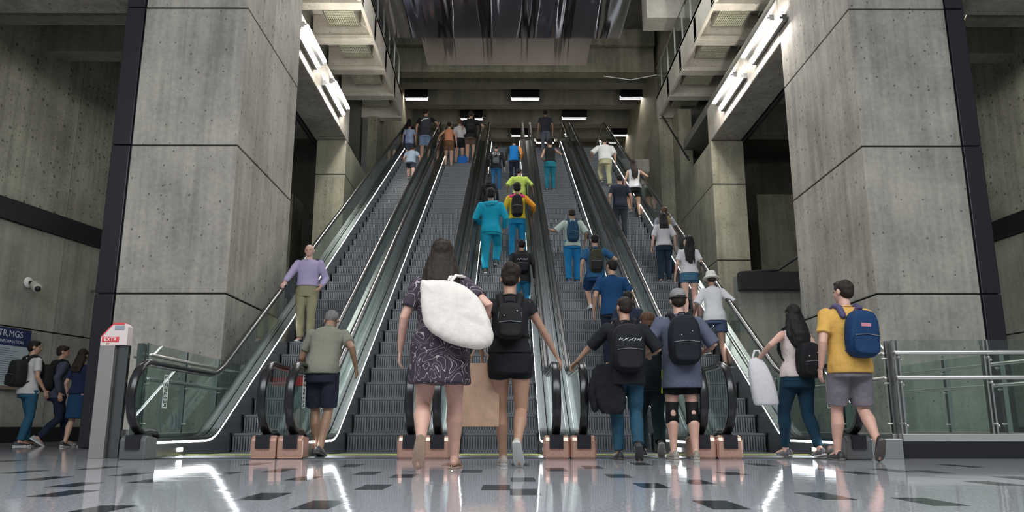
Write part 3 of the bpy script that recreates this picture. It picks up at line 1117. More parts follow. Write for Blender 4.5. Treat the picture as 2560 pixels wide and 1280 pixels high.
def skin(o, vox, smooth=6, disp=0.0, size=0.12):
    rm = o.modifiers.new('fuse', 'REMESH')
    rm.mode = 'VOXEL'
    rm.voxel_size = vox
    rm.use_smooth_shade = True
    if disp:
        dm = o.modifiers.new('folds', 'DISPLACE')
        dm.texture = clouds(size)
        dm.texture_coords = 'LOCAL'
        dm.strength = disp
        dm.mid_level = 0.5
    sm = o.modifiers.new('relax', 'SMOOTH')
    sm.factor = 0.5
    sm.iterations = smooth
    return o


def ik(a, b, l1, l2, pole):
    """middle joint between a and b, bending towards pole"""
    d = b - a
    L = min(d.length, (l1 + l2) * 0.999)
    dn = d.normalized()
    b = a + dn * L
    x = (l1 * l1 - l2 * l2 + L * L) / (2 * L)
    h = math.sqrt(max(l1 * l1 - x * x, 0))
    p = Vector(pole) - dn * dn.dot(Vector(pole))
    p = p.normalized() if p.length > 1e-4 else Vector((0, 1, 0))
    return a + dn * x + p * h, b


def lerp(a, b, t):
    return a + (b - a) * t


def hand(mb, wrist, d, palm, curl=0.35, s=1.0):
    """palm, four bent fingers and a thumb; d along the hand, palm = direction the palm faces, thumb towards d x palm side"""
    d = d.normalized()
    palm = (palm - d * palm.dot(d)).normalized()
    side = hand.side
    t = d.cross(palm) * side
    for k in range(5):
        c = wrist + d * (0.012 + 0.02 * k) * s
        w = (0.024, 0.030, 0.037, 0.041, 0.041)[k]
        mb.ell(c, (w * s, w * s, 0.0145 * s), Matrix((t, d * 0.7, palm)).transposed(), 10, 6)
    base = wrist + d * 0.088 * s
    for k, (off, ln) in enumerate(((0.030, 0.074), (0.010, 0.083), (-0.010, 0.077), (-0.030, 0.060))):
        p = base + t * off * s - d * (0.004 * abs(k - 1)) * s
        pts = [p]
        ang = curl * 0.6
        for seg in (0.46, 0.30, 0.24):
            v = d * math.cos(ang) + palm * math.sin(ang) + t * (off * 0.9)
            p = p + v.normalized() * ln * seg * s
            pts.append(p)
            ang += curl
        mb.tube(pts, [0.0098 * s, 0.0092 * s, 0.0085 * s, 0.0075 * s], 8, up=palm)
    p = wrist + d * 0.028 * s + t * 0.030 * s
    q = p + (d * 0.55 + t * 0.75 + palm * 0.25).normalized() * 0.040 * s
    e = q + (d * 0.85 + t * 0.25 + palm * 0.4).normalized() * 0.034 * s
    mb.tube([p, q, e], [0.0135 * s, 0.0115 * s, 0.0095 * s], 8, up=palm)


hand.side = 1


def person(label, pos, H=1.7, yaw=0.0, name='person', build=1.0, female=False, lean=0.0, roll=0.0, skin_='tan',
           feet=((-0.10, 0.0, 0.0, 0), (0.10, 0.0, 0.0, 0)), arms=None, head=(0, 0), near=False,
           top=None, sleeve='short', hem=0.80, bottom=None, blen='long', bcol=None, shoes=(0.03, 0.03, 0.035), sole=(0.5, 0.5, 0.48),
           hair='black', hstyle='short', topmat=None, sleeve_col=None, belt=None, group=None, hat=None, barefoot=False, turn=0.0, shorts_z=0.50, loose=1.0):
    s = H / 1.75
    root = empty(name, pos, yaw, s)
    tag(root, label, 'person', group)
    vox = 0.0062 if near else 0.0105
    cv = 0.0095 if near else 0.014
    SKM = mat('skin_' + skin_, SK[skin_], 0.5, 0, 0.06, 60, 0.06)
    b = build
    # legs
    ank = [Vector((f[0], f[1], f[2] + 0.085)) for f in feet]
    pz = 0.955
    pc = Vector((sum(f[0] for f in feet) / 2, sum(f[1] for f in feet) / 2 * 0.9, 0))
    while True:
        hips = [pc + Vector((sx * 0.09, 0, pz - 0.03)) for sx in (-1, 1)]
        if max((hips[i] - ank[i]).length for i in (0, 1)) <= 0.842 or pz < 0.5:
            break
        pz -= 0.01
    knees = []
    for i in (0, 1):
        k, a_ = ik(hips[i], ank[i], 0.43, 0.415, Vector(((-0.12, 0.12)[i], 1, 0.15)))
        knees.append(k)
    pel = pc + Vector((0, 0, pz))
    RM = Matrix.Rotation(-lean, 3, 'X') @ Matrix.Rotation(roll, 3, 'Y') @ Matrix.Rotation(turn, 3, 'Z')

    def T(x, y, z):                    # torso frame: z measured as standing height
        h = z - 0.955
        w = max(0.0, min(1.0, (h + 0.02) / 0.22))
        v = Vector((x, y, h))
        r = RM @ v
        return pel + v.lerp(r, w) if h < 0.22 else pel + r
    root_T = T
    hipw = 0.178 if female else 0.165
    wst = 0.130 if female else 0.148
    sh = 0.165 if female else 0.190
    TOR = [(0.86, 0.145, 0.112, -0.008), (0.89, hipw * 0.98, 0.122, -0.014), (0.95, hipw, 0.124, -0.016), (1.02, hipw * 0.93, 0.108, 0.0), (1.10, wst, 0.095, 0.005),
           (1.18, wst * 1.03, 0.098, 0.006), (1.27, sh * 0.86, 0.108, 0.0), (1.35, sh * 0.93, 0.108, -0.006), (1.41, sh * 0.93, 0.092, -0.012), (1.455, sh * 0.66, 0.068, -0.014), (1.49, 0.06, 0.055, -0.012)]

    def torso(mb, grow=0.0, z0=0.0, z1=9.0, flare=0.0, n=28, table=TOR, minx=0.0):
        rings = []
        zs = []
        zz = max(z0, table[0][0] if z0 < table[0][0] else z0)
        cur = z0 if z0 > 0 else table[0][0]
        top_ = min(z1, table[-1][0])
        k = 14
        for i in range(k + 1):
            zs.append(cur + (top_ - cur) * i / k)
        for z in zs:
            zq = max(z, table[0][0] + 0.05 if z0 > 0 and z0 < table[0][0] + 0.05 else z)
            for j in range(len(table) - 1):
                if table[j][0] <= zq <= table[j + 1][0]:
                    u = (zq - table[j][0]) / (table[j + 1][0] - table[j][0])
                    rx = lerp(table[j][1], table[j + 1][1], u)
                    ry = lerp(table[j][2], table[j + 1][2], u)
                    oy = lerp(table[j][3], table[j + 1][3], u)
                    break
            fl = flare * max(0.0, (1.1 - z) / 0.4)
            rx = max(rx * b, minx * (1.0 if z < 1.3 else 0)) + grow + fl
            ry = ry * (b ** 1.6) + grow + fl * 0.8 + (0.014 * max(0.0, min(1.0, (1.12 - z) / 0.1)) if minx else 0.0)
            rings.append([T(math.copysign(abs(math.cos(2 * math.pi * j / n)) ** 0.85, math.cos(2 * math.pi * j / n)) * rx, math.sin(2 * math.pi * j / n) * ry + oy, z) for j in range(n)])
        mb.loft(rings)
    body = MB()
    torso(body, -0.007)
    # neck and head
    hy, hp = head
    HM = RM @ Matrix.Rotation(hy, 3, 'Z') @ Matrix.Rotation(-hp, 3, 'X')
    nb = T(0, -0.012, 1.46)
    hc = T(0, 0.0, 1.555)

    def Hd(x, y, z):                   # head frame, z as standing height
        return hc + HM @ Vector((x, y, z - 1.555))
    body.tube([T(0, -0.015, 1.42), T(0, -0.012, 1.48), Hd(0, -0.004, 1.56), Hd(0, 0.0, 1.60)], [0.064 * b ** 0.5, 0.056 * b ** 0.5, 0.055, 0.055], 16)
    body.ell(Hd(0, -0.006, 1.662), (0.076, 0.096, 0.086), HM, 20, 14)
    body.ell(Hd(0, 0.028, 1.615), (0.064, 0.066, 0.075), HM, 18, 12)
    body.ell(Hd(0, 0.045, 1.568), (0.042, 0.042, 0.036), HM, 14, 10)
    body.tube([Hd(0, 0.092, 1.652), Hd(0, 0.108, 1.622), Hd(0, 0.098, 1.612)], [0.009, 0.014, 0.014], 10)
    body.ell(Hd(0, 0.084, 1.585), (0.024, 0.012, 0.010), HM, 10, 8)
    for sx in (-1, 1):
        body.ell(Hd(sx * 0.078, -0.004, 1.635), (0.012, 0.020, 0.034), HM @ Matrix.Rotation(sx * 0.25, 3, 'Z'), 10, 8)
    # shoulders and arms
    ARM = arms or {}
    wr = []
    bones = []
    for i, sx in enumerate((-1, 1)):
        sp = T(sx * sh * 0.96 * (b ** 0.7), -0.012, 1.405)
        spec = ARM.get('LR'[i], {})
        tgt = spec.get('to')
        if tgt is None:
            tgt = T(sx * (0.285 * (b ** 0.7)), 0.02 + spec.get('swing', 0.0), 0.905 + abs(spec.get('swing', 0)) * 0.25)
            hd = Vector((0, 0.1, -1))
        else:
            tgt = (root.rotation_euler.to_matrix().inverted() @ (Vector(tgt) - Vector(pos))) / s if spec.get('world', False) else T(*tgt)
            hd = None
        pole = Vector(spec.get('pole', (sx * 0.5, -1, -0.3)))
        el, w = ik(sp, tgt, 0.285, 0.255, pole)
        bones.append((sp, el, w))
        rr = [0.052, 0.047, 0.041, 0.037, 0.036, 0.029, 0.0225]
        r_ = [q * (b ** 0.8) * (0.9 if female else 1.0) for q in rr]
        body.tube([sp, lerp(sp, el, .35), lerp(sp, el, .7), el, lerp(el, w, .25), lerp(el, w, .65), w], r_, 14)
        hdir = (w - el).normalized()
        if hd is not None:
            hdir = (hdir + hd * 0.4).normalized()
        if 'dir' in spec:
            hdir = (hdir + Vector(spec['dir'])).normalized()
        palm = Vector(spec.get('palm', (-sx, 0.15, 0)))
        hand.side = (d_s := (1 if (hdir.cross(palm)).y * 1 > 0 else -1))
        if 'palm' in spec and abs((hdir.cross(palm)).y) < 0.3:
            hand.side = 1 if (hdir.cross(palm)).x * sx < 0 else -1
        hand(body, w, hdir, palm, spec.get('curl', 0.35), 1.0 if not female else 0.92)
        wr.append((w, hdir))
    # legs of the body
    for i, sx in enumerate((-1, 1)):
        h_, k_, a_ = hips[i], knees[i], ank[i]
        lb = (b ** 0.8) * (1.03 if female else 1.0)
        body.tube([h_ + Vector((0, -0.01, 0.0)), lerp(h_, k_, .3), lerp(h_, k_, .7), k_, lerp(k_, a_, .12), lerp(k_, a_, .35) + Vector((0, -0.014, 0)), lerp(k_, a_, .7), a_],
                  [0.092 * lb, 0.086 * lb, 0.066 * lb, 0.054 * lb, 0.052 * lb, 0.058 * lb, 0.040 * lb, 0.034], 16)
        body.ell(h_ + Vector((sx * 0.0, -0.050, 0.02)), (0.078 * lb, 0.064 * lb, 0.078 * lb))
        pitch = feet[i][3]
        FR = Matrix.Rotation(-pitch, 3, 'X') @ Matrix.Rotation(-sx * 0.12, 3, 'Z')

        def ft(x, y, z):
            return a_ + FR @ Vector((x, y, z - 0.085))
        body.tube([ft(0, -0.045, 0.045), ft(0, 0.02, 0.055), ft(0, 0.08, 0.04), ft(0, 0.145, 0.026)], [0.030, 0.034, 0.036, 0.026], 12)
        body.tube([ft(0, -0.03, 0.05), a_], [0.034, 0.033], 12)
    body_o = skin(body.build('body', SKM, root, True), vox, 4 if near else 3)
    # eyes
    for sx in (-1, 1):
        MB().ell(Hd(sx * 0.030, 0.082, 1.647), (0.011, 0.009, 0.007), HM, 8, 6).build('eye', mat('eye_dark', (0.03, 0.02, 0.015), 0.3), root, True)
    # shoes
    for i, sx in enumerate((-1, 1)):
        a_ = ank[i]
        pitch = feet[i][3]
        FR = Matrix.Rotation(-pitch, 3, 'X') @ Matrix.Rotation(-sx * 0.12, 3, 'Z')

        def ft(x, y, z):
            return a_ + FR @ Vector((x, y, z - 0.085))
        outl = [(-0.030, -0.085), (0.0, -0.098), (0.030, -0.085), (0.036, -0.02), (0.044, 0.07), (0.043, 0.12), (0.028, 0.165), (0.0, 0.182), (-0.028, 0.165), (-0.043, 0.12), (-0.044, 0.07), (-0.036, -0.02)]
        so = MB()
        hsole = 0.012 if barefoot else 0.024
        so.loft([[ft(x, y, 0.0 + max(0, y - 0.12) * 0.15) for x, y in outl], [ft(x * 1.04, y * 1.03, 0.008 + max(0, y - 0.12) * 0.2) for x, y in outl], [ft(x * 1.0, y, hsole + max(0, y - 0.12) * 0.2) for x, y in outl]])
        if barefoot:
            o = so.build('sandal', mat('sandal_tan', (0.36, 0.25, 0.18), 0.6, 0, 0.1, 60, 0.15), root, True, 0.003)
            st_ = MB().tube([ft(-0.043, 0.06, 0.02), ft(-0.02, 0.075, 0.068), ft(0.02, 0.075, 0.068), ft(0.043, 0.06, 0.02)], 0.006, 8, ratio=1.4)
            st_.build('strap', mat('sandal_strap', (0.20, 0.12, 0.08), 0.6), o, True)
            continue
        up = MB()
        rings = []
        for (y, w, h) in ((-0.092, 0.020, 0.055), (-0.075, 0.034, 0.085), (-0.03, 0.038, 0.092), (0.01, 0.040, 0.088), (0.05, 0.043, 0.072), (0.10, 0.046, 0.055), (0.145, 0.038, 0.045), (0.172, 0.020, 0.034)):
            rings.append([ft(math.cos(q) * w, y, 0.018 + (h - 0.018) * max(0.0, math.sin(q))) for q in [math.pi * j / 9 for j in range(10)]])
        up.loft(rings)
        sc = 'shoe_%d_%d_%d' % tuple(int(c * 999) for c in shoes)
        o = up.build('shoe', mat(sc, shoes, 0.55, 0, 0.1, 80), root, True)
        so.build('sole', mat('sole_%d_%d_%d' % tuple(int(c * 999) for c in sole), sole, 0.6), o, True, 0.003)
        MB().tube([ft(-0.02, 0.035, 0.083), ft(0.02, 0.04, 0.083)], 0.003, 6).tube([ft(-0.02, 0.055, 0.077), ft(0.02, 0.06, 0.077)], 0.003, 6).tube([ft(-0.02, 0.075, 0.070), ft(0.02, 0.08, 0.070)], 0.003, 6).build('laces', mat('lace_grey', (0.3, 0.3, 0.3), 0.7), o, True)

    def cmat(col, nm='cloth'):
        return mat('%s_%d_%d_%d' % ((nm,) + tuple(int(c * 999) for c in col)), col, 0.88, 0, 0.25, 90, 0.10, 0.0)
    # trousers, shorts, skirt
    if bottom == 'trousers':
        m = MB()
        torso(m, 0.013, 0.80, 1.04)
        for i, sx in enumerate((-1, 1)):
            h_, k_, a_ = hips[i], knees[i], ank[i]
            lb = (b ** 0.8) * (1.02 if female else 1.0) * loose
            m.ell(h_ + Vector((0, -0.050, 0.02)), (0.090 * lb, 0.078 * lb, 0.092 * lb))
            if blen == 'long':
                m.tube([h_, lerp(h_, k_, .3), lerp(h_, k_, .7), k_, lerp(k_, a_, .4) + Vector((0, -0.01, 0)), lerp(k_, a_, .75), lerp(k_, a_, .97)],
                       [0.104 * lb, 0.098 * lb, 0.080 * lb, 0.068 * lb, 0.068 * lb, 0.060 * lb, 0.058 * lb], 16, caps=False)
            elif blen == 'tight':
                m.tube([h_, lerp(h_, k_, .3), lerp(h_, k_, .7), k_, lerp(k_, a_, .3) + Vector((0, -0.012, 0)), lerp(k_, a_, .7), lerp(k_, a_, .95)],
                       [0.102 * lb, 0.097 * lb, 0.079 * lb, 0.067 * lb, 0.070 * lb, 0.053 * lb, 0.047 * lb], 16, caps=False)
            else:
                f = {'knee': 0.90, 'mid': 0.62, 'brief': 0.36}[blen]
                m.tube([h_, lerp(h_, k_, f * .5), lerp(h_, k_, f)], [0.106 * lb, 0.104 * lb, (0.100 if blen != 'knee' else 0.094) * lb], 18, caps=False)
        nm = 'trousers' if blen in ('long', 'tight') else 'shorts'
        skin(m.build(nm, cmat(bcol), root, True), cv, 3, 0.016 if blen != 'tight' else 0.006, 0.07)
    elif bottom == 'skirt':
        m = MB()
        n = 28
        rings = []
        for q in range(9):
            z = 1.03 - (1.03 - shorts_z) * q / 8
            g = 0.012 + 0.035 * q / 8
            rx = (hipw * b if z < 0.98 else hipw * 0.93 * b) + g
            c = pel.lerp((knees[0] + knees[1]) / 2, max(0, (0.955 - z) / 0.5) * 0.9)
            wide = abs(feet[0][1] - feet[1][1]) * max(0, (0.9 - z)) * 0.45
            rings.append([Vector((c.x + math.cos(2 * math.pi * j / n) * rx, c.y + math.sin(2 * math.pi * j / n) * (0.125 * b + g + wide), z + pel.z - 0.955)) for j in range(n)])
        m.loft(rings)
        skin(m.build('skirt', topmat or cmat(bcol), root, True), cv, 3, 0.014, 0.08)
    if belt:
        m = MB()
        torso(m, 0.018, 1.005, 1.035)
        m.build('belt', mat('belt_dark', (0.02, 0.015, 0.012), 0.5), root, True)
    # top
    if top is not None:
        m = MB()
        torso(m, 0.020 * loose, hem, 1.475, 0.016 * loose, minx=0.155 * b * (0.9 if female else 1.0) if sleeve != 'none' else 0.001)
        tm = topmat or cmat(top)
        sl = m if sleeve_col is None else None
        for i, sx in enumerate((-1, 1)):
            sp, el, w = bones[i]
            if sleeve_col is not None:
                sl = MB()
            q = (b ** 0.8) * (0.92 if female else 1.0) * loose
            if sleeve == 'short':
                sl.tube([sp - (el - sp) * 0.05, lerp(sp, el, .35), lerp(sp, el, .68)], [0.066 * q, 0.062 * q, 0.064 * q], 16, caps=False)
            elif sleeve == 'elbow':
                sl.tube([sp - (el - sp) * 0.05, lerp(sp, el, .5), lerp(sp, el, 0.98)], [0.068 * q, 0.070 * q, 0.073 * q], 16, caps=False)
            elif sleeve == 'long':
                sl.tube([sp - (el - sp) * 0.05, lerp(sp, el, .5), el, lerp(el, w, .5), lerp(el, w, .95)], [0.068 * q, 0.064 * q, 0.059 * q, 0.052 * q, 0.042 * q], 16, caps=False)
            elif sleeve == 'cap':
                sl.tube([sp - (el - sp) * 0.05, lerp(sp, el, .3)], [0.064 * q, 0.064 * q], 16, caps=False)
            if sleeve != 'none':
                sl.ell(sp, (0.070 * q, 0.066 * q, 0.066 * q))
            if sleeve_col is not None and sleeve != 'none':
                c = sleeve_col[i] if isinstance(sleeve_col[0], tuple) else sleeve_col
                so_ = skin(sl.build('sleeve', cmat(c), root, True), cv, 3, 0.014, 0.06)
                so_['label'] = 'sleeve in a colour of its own'
        nm = 'dress' if hem < 0.7 else ('shirt' if sleeve != 'none' else 'tank_top')
        skin(m.build(nm, tm, root, True), cv, 3, 0.016, 0.075)
        if sleeve in ('short', 'elbow', 'long', 'cap') and near:
            m = MB()
            m.tube([T(0.062 * math.cos(q), -0.014 + 0.062 * math.sin(q), 1.478 + 0.012 * -math.sin(q)) for q in [2 * math.pi * j / 16 for j in range(17)]], 0.008, 8, caps=False)
            m.build('collar', tm, root, True)
    # hair
    hm = mat('hair_' + hair, HAIRC[hair], 0.62, 0, 0.6, 55, 0.3, stretch=(1, 1, 0.12))
    if hstyle != 'bald':
        m = MB()
        g = 1.0
        m.ell(Hd(0, -0.016, 1.676), (0.083, 0.100, 0.087), HM, 22, 14)
        m.ell(Hd(0, -0.042, 1.635), (0.075, 0.068, 0.070), HM, 18, 12)
        if hstyle in ('short', 'thick'):
            m.ell(Hd(0, 0.035, 1.725), (0.060, 0.055, 0.030), HM, 14, 8)
        if hstyle == 'thick':
            m.ell(Hd(0, -0.02, 1.690), (0.094, 0.108, 0.085), HM, 22, 14)
            m.ell(Hd(0, -0.05, 1.625), (0.086, 0.066, 0.075), HM, 18, 12)
        if hstyle == 'bun':
            m.ell(Hd(0, -0.085, 1.735), (0.052, 0.048, 0.048), HM, 16, 10)
            m.ell(Hd(0.01, -0.03, 1.70), (0.088, 0.098, 0.08), HM, 16, 10)
        if hstyle in ('long', 'wavy', 'mid'):
            ln = {'long': 1.20, 'wavy': 1.22, 'mid': 1.40}[hstyle]
            wd = 0.075 if hstyle != 'wavy' else 0.088
            m.tube([Hd(0, -0.035, 1.70), Hd(0, -0.062, 1.60), Hd(0, -0.075, 1.50).lerp(T(0, -0.105, 1.50), 0.5), T(0, -0.135, 1.40), T(0, -0.138, (1.40 + ln) / 2), T(0, -0.130, ln)],
                   [0.085, 0.088, wd + 0.015, wd + 0.012, wd, 0.05], 18, ratio=0.50 if hstyle == 'long' else 0.6)
            rn = random.Random(len(label))
            for q in range(14):
                x = -0.08 + 0.16 * q / 13
                e = ln - rn.uniform(-0.02, 0.06)
                m.tube([Hd(x * 0.9, -0.05, 1.62), T(x * 1.05, -0.128, 1.45), T(x + rn.uniform(-.02, .02), -0.15, 1.34), T(x * 0.8 + rn.uniform(-.03, .03), -0.145, e)], [0.03, 0.026, 0.022, 0.010], 8)
            if hstyle == 'wavy':
                for sx in (-1, 1):
                    m.tube([Hd(sx * 0.07, -0.02, 1.64), T(sx * 0.10, -0.06, 1.50), T(sx * 0.12, -0.09, 1.38), T(sx * 0.09, -0.11, 1.28)], [0.03, 0.04, 0.035, 0.015], 10)
        if hstyle == 'ponytail':
            m.tube([Hd(0, -0.09, 1.70), Hd(0, -0.135, 1.68), Hd(0, -0.15, 1.60), T(0.02, -0.15, 1.45), T(0.03, -0.14, 1.28), T(0.03, -0.135, 1.18)], [0.025, 0.034, 0.042, 0.05, 0.042, 0.015], 12)
        skin(m.build('hair', hm, root, True), 0.008 if near else 0.0105, 2, 0.014, 0.035)
        if hstyle == 'bun':
            MB().tube([Hd(0.045 * math.cos(q), -0.075 + 0.01 * math.sin(q), 1.715 + 0.03 * math.sin(q)) for q in [2 * math.pi * j / 12 for j in range(13)]], 0.008, 8, caps=False).build('hair_tie', BLACK, root, True)
    if hat:
        kind, hcol = hat
        m = MB()
        n = 24
        if kind == 'bucket':
            rings = [[Hd(math.cos(2 * math.pi * j / n) * r1, -0.006 + math.sin(2 * math.pi * j / n) * r1 * 1.12, z) for j in range(n)]
                     for r1, z in ((0.150, 1.645), (0.152, 1.652), (0.118, 1.685), (0.096, 1.70), (0.088, 1.745), (0.078, 1.785), (0.03, 1.792))]
            m.loft(rings)
            m.build('bucket_hat', cmat(hcol), root, True)
        else:
            m.ell(Hd(0, -0.008, 1.70), (0.090, 0.108, 0.082), HM, n, 12)
            m.tube([Hd(-0.05, 0.08, 1.70), Hd(0.0, 0.15, 1.695), Hd(0.05, 0.08, 1.70)], 0.03, 10, ratio=0.3)
            skin(m.build('cap', cmat(hcol), root, True), 0.009, 2)
            MB().tube([Hd(math.cos(q) * 0.091, -0.008 + math.sin(q) * 0.109, 1.672) for q in [2 * math.pi * j / 20 for j in range(21)]], 0.006, 8, caps=False).build('cap_band', mat('cap_band', (0.05, 0.05, 0.055), 0.8), root, True)
    root_info = {'root': root, 'T': T, 'H': Hd, 'RM': RM, 's': s, 'wr': wr, 'knees': knees, 'ank': ank, 'hips': hips, 'b': b, 'bones': bones}
    return root_info


def to_world(info, p):
    root = info['root']
    M = Matrix.Translation(root.location) @ root.rotation_euler.to_matrix().to_4x4() @ Matrix.Scale(info['s'], 4)
    return M @ Vector(p)


def backpack(info, label, col, w=0.30, h=0.44, d=0.15, z=1.20, pocket=None, strap=None, mark=None, dx=0.0, group=None, roll=0.0):
    """a backpack resting against the wearer's back: own top-level thing in the wearer's pose"""
    root = info['root']
    t = bpy.data.objects.new('backpack', None)
    t.empty_display_size = 0.1
    COL.objects.link(t)
    t.location = root.location
    t.rotation_euler = root.rotation_euler
    t.scale = root.scale
    tag(t, label, 'backpack', group)
    T0 = info['T']
    cr, sr = math.cos(roll), math.sin(roll)

    def T(x, y, zz):
        dz = zz - z
        return T0(dx + x * cr - dz * sr, y, z + x * sr + dz * cr)
    yb = -0.115 * info['b'] ** 1.6 - 0.012
    def bag(w_, h_, y0, y1, zc, top_taper=0.82, n=24):
        """superellipse outline lofted from the back panel outwards"""
        rings = []
        for (u, k) in ((0.0, 0.90), (0.12, 0.98), (0.5, 1.0), (0.82, 0.94), (0.97, 0.80), (1.0, 0.6)):
            y = y0 + (y1 - y0) * u
            ring = []
            for j in range(n):
                a = 2 * math.pi * j / n
                cx, sz = math.cos(a), math.sin(a)
                x = math.copysign(abs(cx) ** 0.55, cx) * w_ / 2 * k
                zz = math.copysign(abs(sz) ** 0.55, sz) * h_ / 2 * (0.5 + 0.5 * k) 
                if sz > 0:
                    x *= 1 - (1 - top_taper) * (zz / (h_ / 2)) ** 2
                else:
                    y_s = 0
                ring.append(T(x, y - 0.02 * max(0, -sz) * u, zc + zz))
            rings.append(ring)
        return MB().loft(rings)
    cm = mat('pack_%d_%d_%d' % tuple(int(c * 999) for c in col), col, 0.72, 0, 0.3, 70, 0.12)
    o = bag(w, h, yb, yb - d, z).build('main_compartment', cm, t, True)
    ss = o.modifiers.new('soft', 'SUBSURF')
    ss.levels = ss.render_levels = 1
    pc = pocket or tuple(c * 0.8 for c in col)
    pm = mat('pack_%d_%d_%d' % tuple(int(c * 999) for c in pc), pc, 0.72, 0, 0.3, 70, 0.12)
    p = bag(w * 0.82, h * 0.46, yb - d * 0.85, yb - d - 0.035, z - h * 0.22, 0.95).build('front_pocket', pm, t, True)
    ss = p.modifiers.new('soft', 'SUBSURF')
    ss.levels = ss.render_levels = 1
    zip_m = mat('zip_grey', (0.18, 0.18, 0.19), 0.5, 0.3)
    zp = MB().tube([T(-w * 0.36, yb - d - 0.036, z - h * 0.06), T(0, yb - d - 0.043, z - h * 0.035), T(w * 0.36, yb - d - 0.036, z - h * 0.06)], 0.004, 6)
    zp.build('zip', zip_m, p, True)
    MB().tube([T(w * 0.40 * math.cos(q), yb - d * 0.80 - 0.012, z + h * 0.10 + h * 0.34 * math.sin(q)) for q in [R(-10) + math.pi * 1.11 * j / 14 for j in range(15)]], 0.0045, 6).build('zip', zip_m, o, True)
    sc = strap or tuple(c * 0.7 for c in col)
    sm = mat('pack_%d_%d_%d' % tuple(int(c * 999) for c in sc), sc, 0.72, 0, 0.3, 70, 0.12)
    b = info['b']
    for sx in (-1, 1):
        pts = [T0(sx * 0.075 * b, -0.135 * b, z + h * 0.40), T0(sx * 0.088 * b, -0.10 * b, 1.465), T0(sx * 0.092 * b, -0.03, 1.492), T0(sx * 0.098 * b, 0.05 * b, 1.462), T0(sx * 0.11 * b, 0.115 * b, 1.36), T0(sx * 0.13 * b, 0.125 * b, 1.24), T0(sx * 0.168 * b + dx * 0.5, 0.02, 1.12), T0(sx * 0.11 * b + dx, -0.13 * b, z - h * 0.34)]
        MB().tube(pts, [0.030, 0.032, 0.033, 0.032, 0.028, 0.022, 0.012, 0.010], 10, up=Vector((1, 0, 0)), ratio=1.0).build('shoulder_strap', sm, t, True)
    MB().tube([T(-0.04, yb - 0.01, z + h * 0.49), T(-0.03, yb - 0.02, z + h * 0.56), T(0.03, yb - 0.02, z + h * 0.56), T(0.04, yb - 0.01, z + h * 0.49)], 0.009, 8).build('carry_handle', sm, t, True)
    if mark:
        mcol, kind = mark
        m = MB()
        ys = yb - d - 0.004
        if kind == 'line':
            for q in range(12):
                x = -w * 0.30 + w * 0.6 * q / 11
                m.tube([T(x, ys, z + h * 0.14 + 0.01 * math.sin(q * 2.1)), T(x + w * 0.045, ys, z + h * 0.16 + 0.012 * math.cos(q * 1.7))], 0.004, 6)
        elif kind == 'patch':
            m.add([T(-0.045, ys, z + h * 0.13), T(0.045, ys, z + h * 0.13), T(0.045, ys, z + h * 0.20), T(-0.045, ys, z + h * 0.20),
                   T(-0.045, ys + 0.02, z + h * 0.13), T(0.045, ys + 0.02, z + h * 0.13), T(0.045, ys + 0.02, z + h * 0.20), T(-0.045, ys + 0.02, z + h * 0.20)],
                  [(0, 1, 2, 3), (7, 6, 5, 4), (0, 4, 5, 1), (1, 5, 6, 2), (2, 6, 7, 3), (3, 7, 4, 0)])
        elif kind == 'dots':
            for (x, zz) in ((-0.05, 0.04), (0.03, -0.02), (0.06, 0.08), (-0.02, -0.10)):
                m.ell(T(x, ys - 0.005, z + zz), (0.006, 0.004, 0.006), None, 8, 6)
        m.build('emblem', mat('mark_%d_%d_%d' % tuple(int(c * 999) for c in mcol), mcol, 0.6), t)
    return t


def step_of(y):
    k = int(math.floor((y - ESC_Y0) / 0.4))
    return k


def on_escalator(e, px, py):
    """the step whose tread the view ray through a foot meets"""
    dr = ray(px, py)
    # nosing plane z = TAN (y - ESC_Y0)
    sl = dr.z / dr.y
    y = (TAN * ESC_Y0 + CAM_Z) / (TAN - sl)
    k = max(0, min(NSTEP, round((y - ESC_Y0) / 0.4)))
    y = ESC_Y0 + 0.4 * k + 0.17
    z = k * 0.24
    x = dr.x / dr.y * y
    cx = ESC_X[e]
    x = max(cx - 0.38, min(cx + 0.38, x))
    return Vector((x, y, z))


def height_to(pos, py_head):
    lo, hi = 0.5, 2.4
    for _ in range(30):
        mid = (lo + hi) / 2
        if project((pos[0], pos[1], pos[2] + mid))[1] > py_head:
            lo = mid
        else:
            hi = mid
    return mid


STAND = ((-0.10, -0.02, 0, 0), (0.10, 0.03, 0, 0))
UPL = ((-0.10, 0.20, 0.24, 0), (0.10, -0.10, 0, 0))
UPR = ((-0.10, -0.10, 0, 0), (0.10, 0.20, 0.24, 0))
WALKL = ((-0.08, -0.30, 0.10, 0.85), (0.08, 0.12, 0, 0))     # left foot behind with the heel up
WALKR = ((-0.08, 0.12, 0, 0), (0.08, -0.30, 0.10, 0.85))


def rider(label, e, fx, fy, hy, hmin=1.45, hmax=1.9, **k):
    p = on_escalator(e, fx, fy)
    ln = k.get('lean', 0)
    H = height_to(p, hy) / (0.45 + 0.55 * math.cos(ln))
    if 'H' in k:
        H = k.pop('H')
    H = max(hmin, min(hmax, H))
    fe = k.pop('feet', STAND)
    s = H / 1.75
    fe = tuple((f[0], f[1] / s, (f[2] / s), f[3]) for f in fe)
    return person(label, p, H, feet=fe, **k)


def walker(label, fx, fy, hy, **k):
    p = at_z(fx, fy, 0.0)
    H = k.pop('H', None) or height_to(p, hy)
    return person(label, p, H, **k)


def rail_point(e, side, y):
    """top of the handrail of escalator e at distance y"""
    z = 0.99 if y < ESC_Y0 + 0.1 else 0.99 + (y - ESC_Y0) * TAN
    return (ESC_X[e] + side * 0.605, y, min(z, ZTOP + 0.99) + 0.03)


